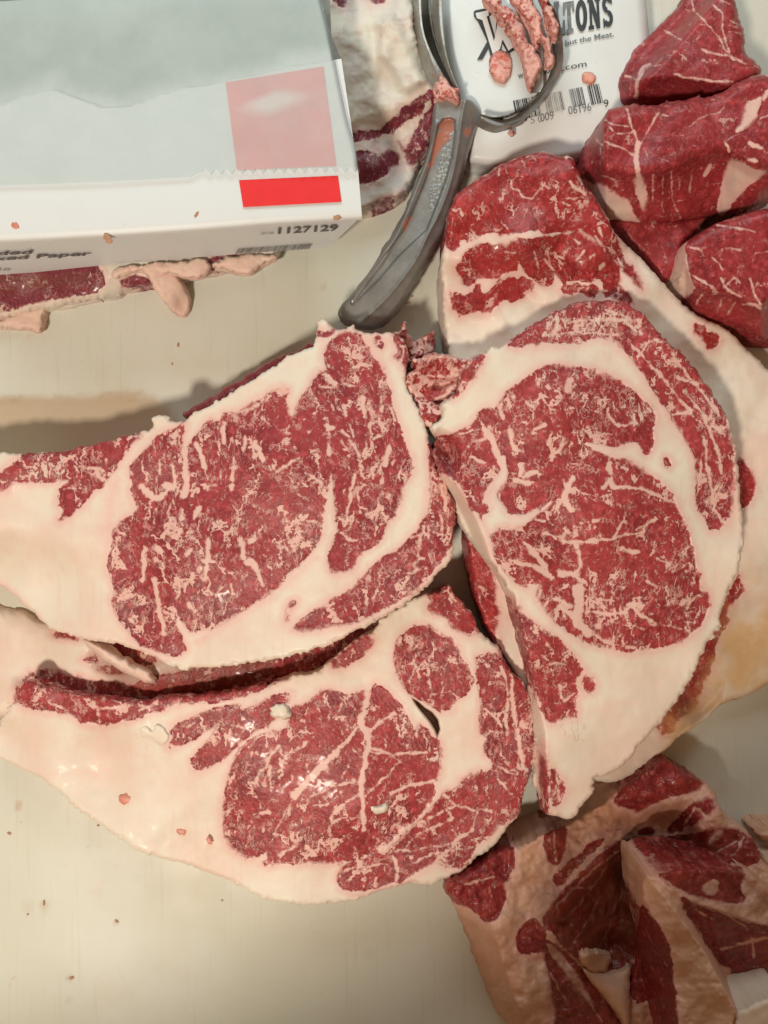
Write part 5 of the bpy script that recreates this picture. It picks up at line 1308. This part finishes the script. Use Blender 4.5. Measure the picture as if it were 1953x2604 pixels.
# ------------------------------------------------------------------ loop scraper
n = NT("cast_metal_handle")
_v = n.coord()
_s = n.attr('scuff')
_pit = n.noise(_v, 700, 3, .7)
_c = n.mix(n.ss(.35, .7, n.noise(_v, 60, 4, .6)), (.24, .24, .23), (.34, .34, .33))
_c = n.mix(n.mul(n.ss(.55, .7, _pit), .5), _c, (.36, .36, .35))
_res = n.ss(.25, .55, n.add(n.mul(_s, .7), n.mul(n.sub(n.noise(_v, 260, 4, .65), .5), 1.1)))
_res = n.mul(_res, n.ss(.05, .3, _s))
_c = n.mix(n.mul(_res, .85), _c, (.42, .13, .075))
vo = n.t.nodes.new('ShaderNodeTexVoronoi')
n.t.links.new(_v, vo.inputs['Vector'])
vo.inputs['Scale'].default_value = 420
_h = n.add(n.mul(_pit, .4), n.mul(n.attr('dark'), n.mul(n.sub(1.0, vo.outputs['Distance']), 1.6)))
n.set(color=_c, rough=n.mix(_res, (.42,) * 3, (.3,) * 3), metal=n.ss(0, 1, _res, .55, 0), spec=.5, normal=n.bump(_h, .6, .0006))
M_HANDLE = n.m
n = NT("blade_steel")
_v = n.coord()
_r = n.ss(.50, .66, n.noise(_v, 140, 5, .7))
_c = n.mix(n.ss(.3, .7, n.noise(_v, 30, 3, .5)), (.30, .29, .26), (.42, .41, .38))
_c = n.mix(n.mul(_r, .45), _c, (.20, .11, .07))
_c = n.mix(n.mul(n.ss(.66, .70, n.noise(_v, 420, 2, .5)), .8), _c, (.45, .14, .10))
n.set(color=_c, rough=.36, metal=.55, spec=.5, normal=n.bump(n.noise(_v, 300, 3, .6), .25, .0005))
M_BLADE = n.m

scr = empty("loop_scraper", tuple(unproj(np.array(1150.), np.array(400.), .03)))
tag(scr, "grey metal loop scraper with curved handle and smeared ring blades", "scraper")
ridge = T('R2', (925, 560), (905, 620), (885, 720), (868, 850), (845, 1000), (805, 1150), (745, 1300), (690, 1400), 'D', (900, 560), (868, 605), (830, 650), (785, 690), (770, 705))
lrim = T('R2', (735, 745), (708, 860), (665, 1010), (610, 1150), (560, 1280), (505, 1400), 'D', (830, 560), (795, 605), (762, 650))


def HANDLE(x, y):
    dr = line_dist(chaikin(ridge, 1, False), x, y)
    # side of the ridge: right is larger x at the same height
    rx = np.interp(y, ridge[:, 1], ridge[:, 0])
    side = np.where(x > rx, 1.0, -1.0)
    z = .047 - .00003 * (y - 250)
    z = z - np.where(side > 0, .00016 * dr, .00004 * dr)
    z = z + .0014 * np.exp(-(line_dist(chaikin(lrim, 1, False), x, y) / 5.) ** 2)
    z = z + .0008 * np.exp(-(dr / 5.) ** 2)
    return z


groove = T('R2', (738, 760), (775, 712), (815, 705), (850, 722), (852, 800), (832, 950), (792, 1100), (735, 1250), (680, 1385), 'D', (862, 555), (815, 610), (775, 648), (758, 662), (755, 650), (790, 600), (828, 550), 'R2', (530, 1390), (590, 1260), (645, 1130), (690, 1000), (718, 860))
piece("handle", M_HANDLE, T('R2', (722, 608), (760, 590), (820, 580), (880, 590), (940, 598), (975, 630), (1002, 668), (1002, 715), (962, 800), (930, 900), (908, 980), (880, 1080), (850, 1160), (810, 1280), (780, 1400), 'D', (935, 535), (902, 595), (872, 648), (840, 690), (812, 708), (780, 703), (745, 694), (733, 680), (737, 662), (760, 636), (800, 585), (851, 500),
                           'R2', (560, 1240), (610, 1100), (660, 990), (706, 850), (714, 700)),
      HANDLE, base=.012, step=2.2, jagout=0, edge=.0035, edge_w=9, rel=0, seed=80, parent=scr,
      scuffs=[(T('R2', (745, 750), (790, 712), (840, 720), (845, 785), (790, 860), (745, 940), (705, 1010), (675, 1070), (668, 1020), (700, 930), (722, 830)), 1.0), (T('R2', (930, 640), (965, 650), (955, 740), (985, 745), (930, 840), (895, 830), (890, 790), (920, 740)), .8),
              (T('R2', (550, 1310), (620, 1290), (600, 1350), (560, 1400), (520, 1410)), .7), (T('R2', (610, 1130), (640, 1140), (630, 1165), (608, 1160)), .6)],
      darks=[(T('R2', (785, 800), (835, 800), (830, 950), (790, 1100), (740, 1240), (690, 1290), (700, 1150), (750, 1000)), 1.0, 5)],
      dents=[(groove, -.0030, 5)])


def ribbon(name, ea, eb, za, zb, mat, parent, n_=70, th=.0007):
    a, b = resamp(chaikin(ea, 2, False), n_), resamp(chaikin(eb, 2, False), n_)
    za = np.interp(np.linspace(0, 1, n_), np.linspace(0, 1, len(za)), za)
    zb = np.interp(np.linspace(0, 1, n_), np.linspace(0, 1, len(zb)), zb)
    a = a + 1.2 * np.stack([vnoise(np.arange(n_) * .9, np.zeros(n_), 3)] * 2, -1)
    A, B = unproj(a[:, 0], a[:, 1], za), unproj(b[:, 0], b[:, 1], zb)
    M1 = (A + B) / 2
    M1[:, 2] += .0008
    rows = [A, M1, B, B - [0, 0, th], M1 - [0, 0, th], A - [0, 0, th], A]
    return strip(name, rows, mat, parent)


ribbon("blade_band", T('R2', (583, -70), (585, 0), (590, 60), (600, 200), (625, 300), (642, 400), (700, 500), (745, 590)), T('R2', (640, -70), (640, 0), (642, 80), (655, 190), (692, 300), (742, 400), (792, 480), (870, 600)), [.040, .040, .042], [.052, .054, .048], M_BLADE, scr)
ribbon("blade_band", T('R2', (640, -70), (642, 60), (655, 190), (700, 310), (760, 420), (830, 540)), T('R2', (700, -70), (703, 60), (722, 200), (765, 330), (806, 440), (872, 580)), [.030, .030, .040], [.040, .040, .046], M_CUT, scr)  # added dark strip standing in for the shaded gap between two blades
ribbon("blade_band", T('R2', (700, -70), (705, 60), (722, 200), (762, 330), (802, 440), (862, 570)), T('R2', (768, -70), (772, 60), (776, 200), (794, 330), (832, 450), (895, 595)), [.040, .042, .045], [.048, .050, .048], M_BLADE, scr)
ribbon("blade_band", T('I', (780, -90), (800, -20), (835, 30), (882, 110), (906, 200), (918, 300), (922, 430), (892, 540), (840, 620), (765, 730), (680, 812), (600, 868), (540, 882), (470, 862), (400, 838), (335, 812)),
       T('I', (700, -90), (730, -20), (770, 60), (806, 150), (832, 250), (846, 350), (840, 460), (812, 560), (752, 640), (692, 700), (640, 755), (580, 795), (520, 830), (460, 832), (400, 820), (335, 800)), [.056, .056, .050, .046], [.040, .040, .040, .044], M_BLADE, scr)
ribbon("blade_band", T('I', (335, 826), (400, 866), (450, 882), (520, 880), (600, 852), (650, 826)), T('I', (305, 876), (355, 910), (438, 936), (510, 916), (572, 900), (640, 868)), [.048, .050, .048], [.040, .040, .042], M_BLADE, scr)
ribbon("blade_band", T('I', (335, 800), (430, 826), (520, 812), (600, 775), (700, 712), (792, 632)), T('I', (335, 808), (430, 840), (520, 828), (610, 790), (712, 728), (800, 650)), [.050, .050, .048], [.044, .044, .044], M_BLADE, scr)
ribbon("blade_band", T('I', (775, 250), (778, 400), (778, 500), (780, 600), (755, 650)), T('I', (700, 280), (700, 400), (700, 520), (690, 610), (685, 655)), [.046, .046, .046], [.040, .040, .042], M_BLADE, scr)

for pts, sd, lb, zz in (
    (T('I', (350, -90), (365, -10), (400, 30), (430, 60), (470, 100), (500, 135), (528, 142), (530, 180), (560, 240), (600, 310), (622, 360), (640, 440), (668, 560), (680, 630), (692, 655), (705, 600), (720, 560), (765, 510), (770, 460), (745, 410), (722, 360), (700, 310), (650, 270), (655, 230), (640, 180), (600, 150), (560, 115), (620, 130), (560, 60), (500, 40), (470, -10), (460, -90)), 90,
     "stringy pink meat shred draped down the middle of the scraper's loop", .054),
    (T('I', (500, -90), (560, 0), (600, 50), (640, 100), (670, 170), (700, 260), (720, 350), (735, 330), (740, 300), (770, 250), (790, 330), (805, 400), (780, 485), (820, 480), (850, 460), (858, 395), (840, 330), (820, 285), (780, 230), (765, 190), (760, 120), (720, 60), (700, 30), (690, -30), (660, -90)), 91,
     "wider pink meat shred hanging inside the right side of the scraper's loop", .056),
    (T('I', (740, -90), (780, 0), (790, 60), (810, 130), (830, 190), (855, 240), (880, 255), (892, 220), (888, 180), (860, 120), (840, 60), (815, 20), (800, -90)), 92,
     "narrow pink meat shred on the outer band of the scraper's loop", .060),
    (T('R2', (755, 420), (770, 460), (800, 480), (830, 530), (875, 530), (860, 570), (875, 600), (850, 618), (800, 590), (740, 612), (720, 590), (740, 560), (718, 540), (728, 490), (755, 480)), 93,
     "pink meat shred caught where the blades enter the scraper's handle", .054),
    (T('R2', (525, -60), (555, 0), (570, 80), (598, 150), (590, 210), (570, 200), (550, 150), (520, 140), (540, 60), (525, 10)), 94,
     "short pink meat shred on the white fat trim's edge near the photo's top", .046),
    (T('I', (520, 915), (560, 905), (580, 915), (560, 935), (530, 935)), 95, "tiny pink meat crumb stuck below the lowest blade of the scraper", .046)):
    piece("meat_shred", M_SHRED, pts, hpts([(pts[:, 0].mean() + 40, pts[:, 1].mean(), zz), (pts[:, 0].min(), pts[:, 1].mean(), zz - .004), (pts[:, 0].mean(), pts[:, 1].max(), zz - .006)]), base=zz - .012, step=2.0, edge=.0035, edge_w=11, jagout=6, lean_default=-1., rel=.0028, rough_h=.0013, seed=sd, label=lb, cat="meat shred")

# ------------------------------------------------------------------ crumbs
rc = random.Random(3)
M_CRUMB = simple("meat_crumb_tan", (.45, .24, .14), rough=.5)
M_CRUMB2 = simple("meat_crumb_pink", (.66, .24, .17), rough=.45)


def crumb(x, y, r, z, mat, label, group, name="meat_crumb", fl=.45):
    q = T('D', (x, y))[0]
    c = unproj(np.array(q[0]), np.array(q[1]), z)
    R = r * 1.177 * MPP
    nv, nr = 12, 5
    vs, fs = [], []
    an = rc.random() * 6
    el = .55 + .4 * rc.random()
    for i in range(nr + 1):
        ph = math.pi * .5 * i / nr
        for j in range(nv):
            a = 2 * math.pi * j / nv
            w = 1 + .28 * math.sin(2 * a + an) + .16 * math.sin(5 * a + an * 2)
            x_, y_ = math.cos(ph) * R * w * math.cos(a), math.cos(ph) * R * w * el * math.sin(a)
            vs.append((c[0] + x_ * math.cos(an) - y_ * math.sin(an), c[1] + x_ * math.sin(an) + y_ * math.cos(an), c[2] + R * fl * math.sin(ph)))
    for i in range(nr):
        for j in range(nv):
            fs.append([i * nv + j, i * nv + (j + 1) % nv, (i + 1) * nv + (j + 1) % nv, (i + 1) * nv + j])
    o = mesh_obj(name, np.array(vs), fs, mat, origin=tuple(c))
    tag(o, label, "crumb", group)


for (x, y, r) in ((385, 745, 4), (372, 786, 2.5), (882, 655, 4), (890, 640, 3), (95, 1950, 5), (155, 2112, 5), (212, 1783, 3), (235, 1792, 3), (20, 1800, 4), (252, 1990, 4), (60, 1975, 3), (480, 1945, 2.5), (1260, 2050, 3), (1130, 2065, 3)):
    crumb(x, y, r, .0002, M_CRUMB, "tiny brown meat crumb lying on the bare cream board", "crumbs on the board")
for (x, y, r) in ((272, 1724, 15), (385, 1790, 9), (452, 1815, 8), (395, 1810, 7)):
    q = T('D', (x, y))[0]
for (x, y, r, z, lab) in ((274, 1727, 15, .0305, "oval pink crumb flat on the bottom steak's fat tail"), (392, 1796, 9, .0325, "slim orange crumb on the bottom steak's fat beside its eye"), (452, 1816, 7, .0345, "small orange crumb nearest the bottom steak's round lean eye")):
    crumb(x, y, r, z, M_CRUMB2, lab, None, fl=.22)
for (x, y, r, lb) in ((233, 515, 9, "ragged tan crumb on the paper box's front edge, right of the printed words"), (33, 487, 9, "pinkish flat crumb on the paper box's lid near the left edge"),
                      (425, 463, 6, "thin pale crumb in the middle of the paper box's lid"), (728, 552, 7, "tan sliver on the paper box's front edge above its long printed number")):
    crumb(x, y if y < 550 else 470, r, .0842, M_CRUMB if y != 487 else M_CRUMB2, lb, None, fl=.3)
for (x, y, r) in ((1085, 88 * 1.0, 3), (1175, 108, 4), (1345, 60, 3), (1360, 30, 3), (1340, 100, 2.5), (1350, 42, 2.5)):
    crumb(x, y, r, float(TUBH(np.array(x * 1.177), np.array(y * 1.177))) - .0002, M_CRUMB2, "tiny red speck of meat on the white printed tub", "specks on the tub", fl=.3)
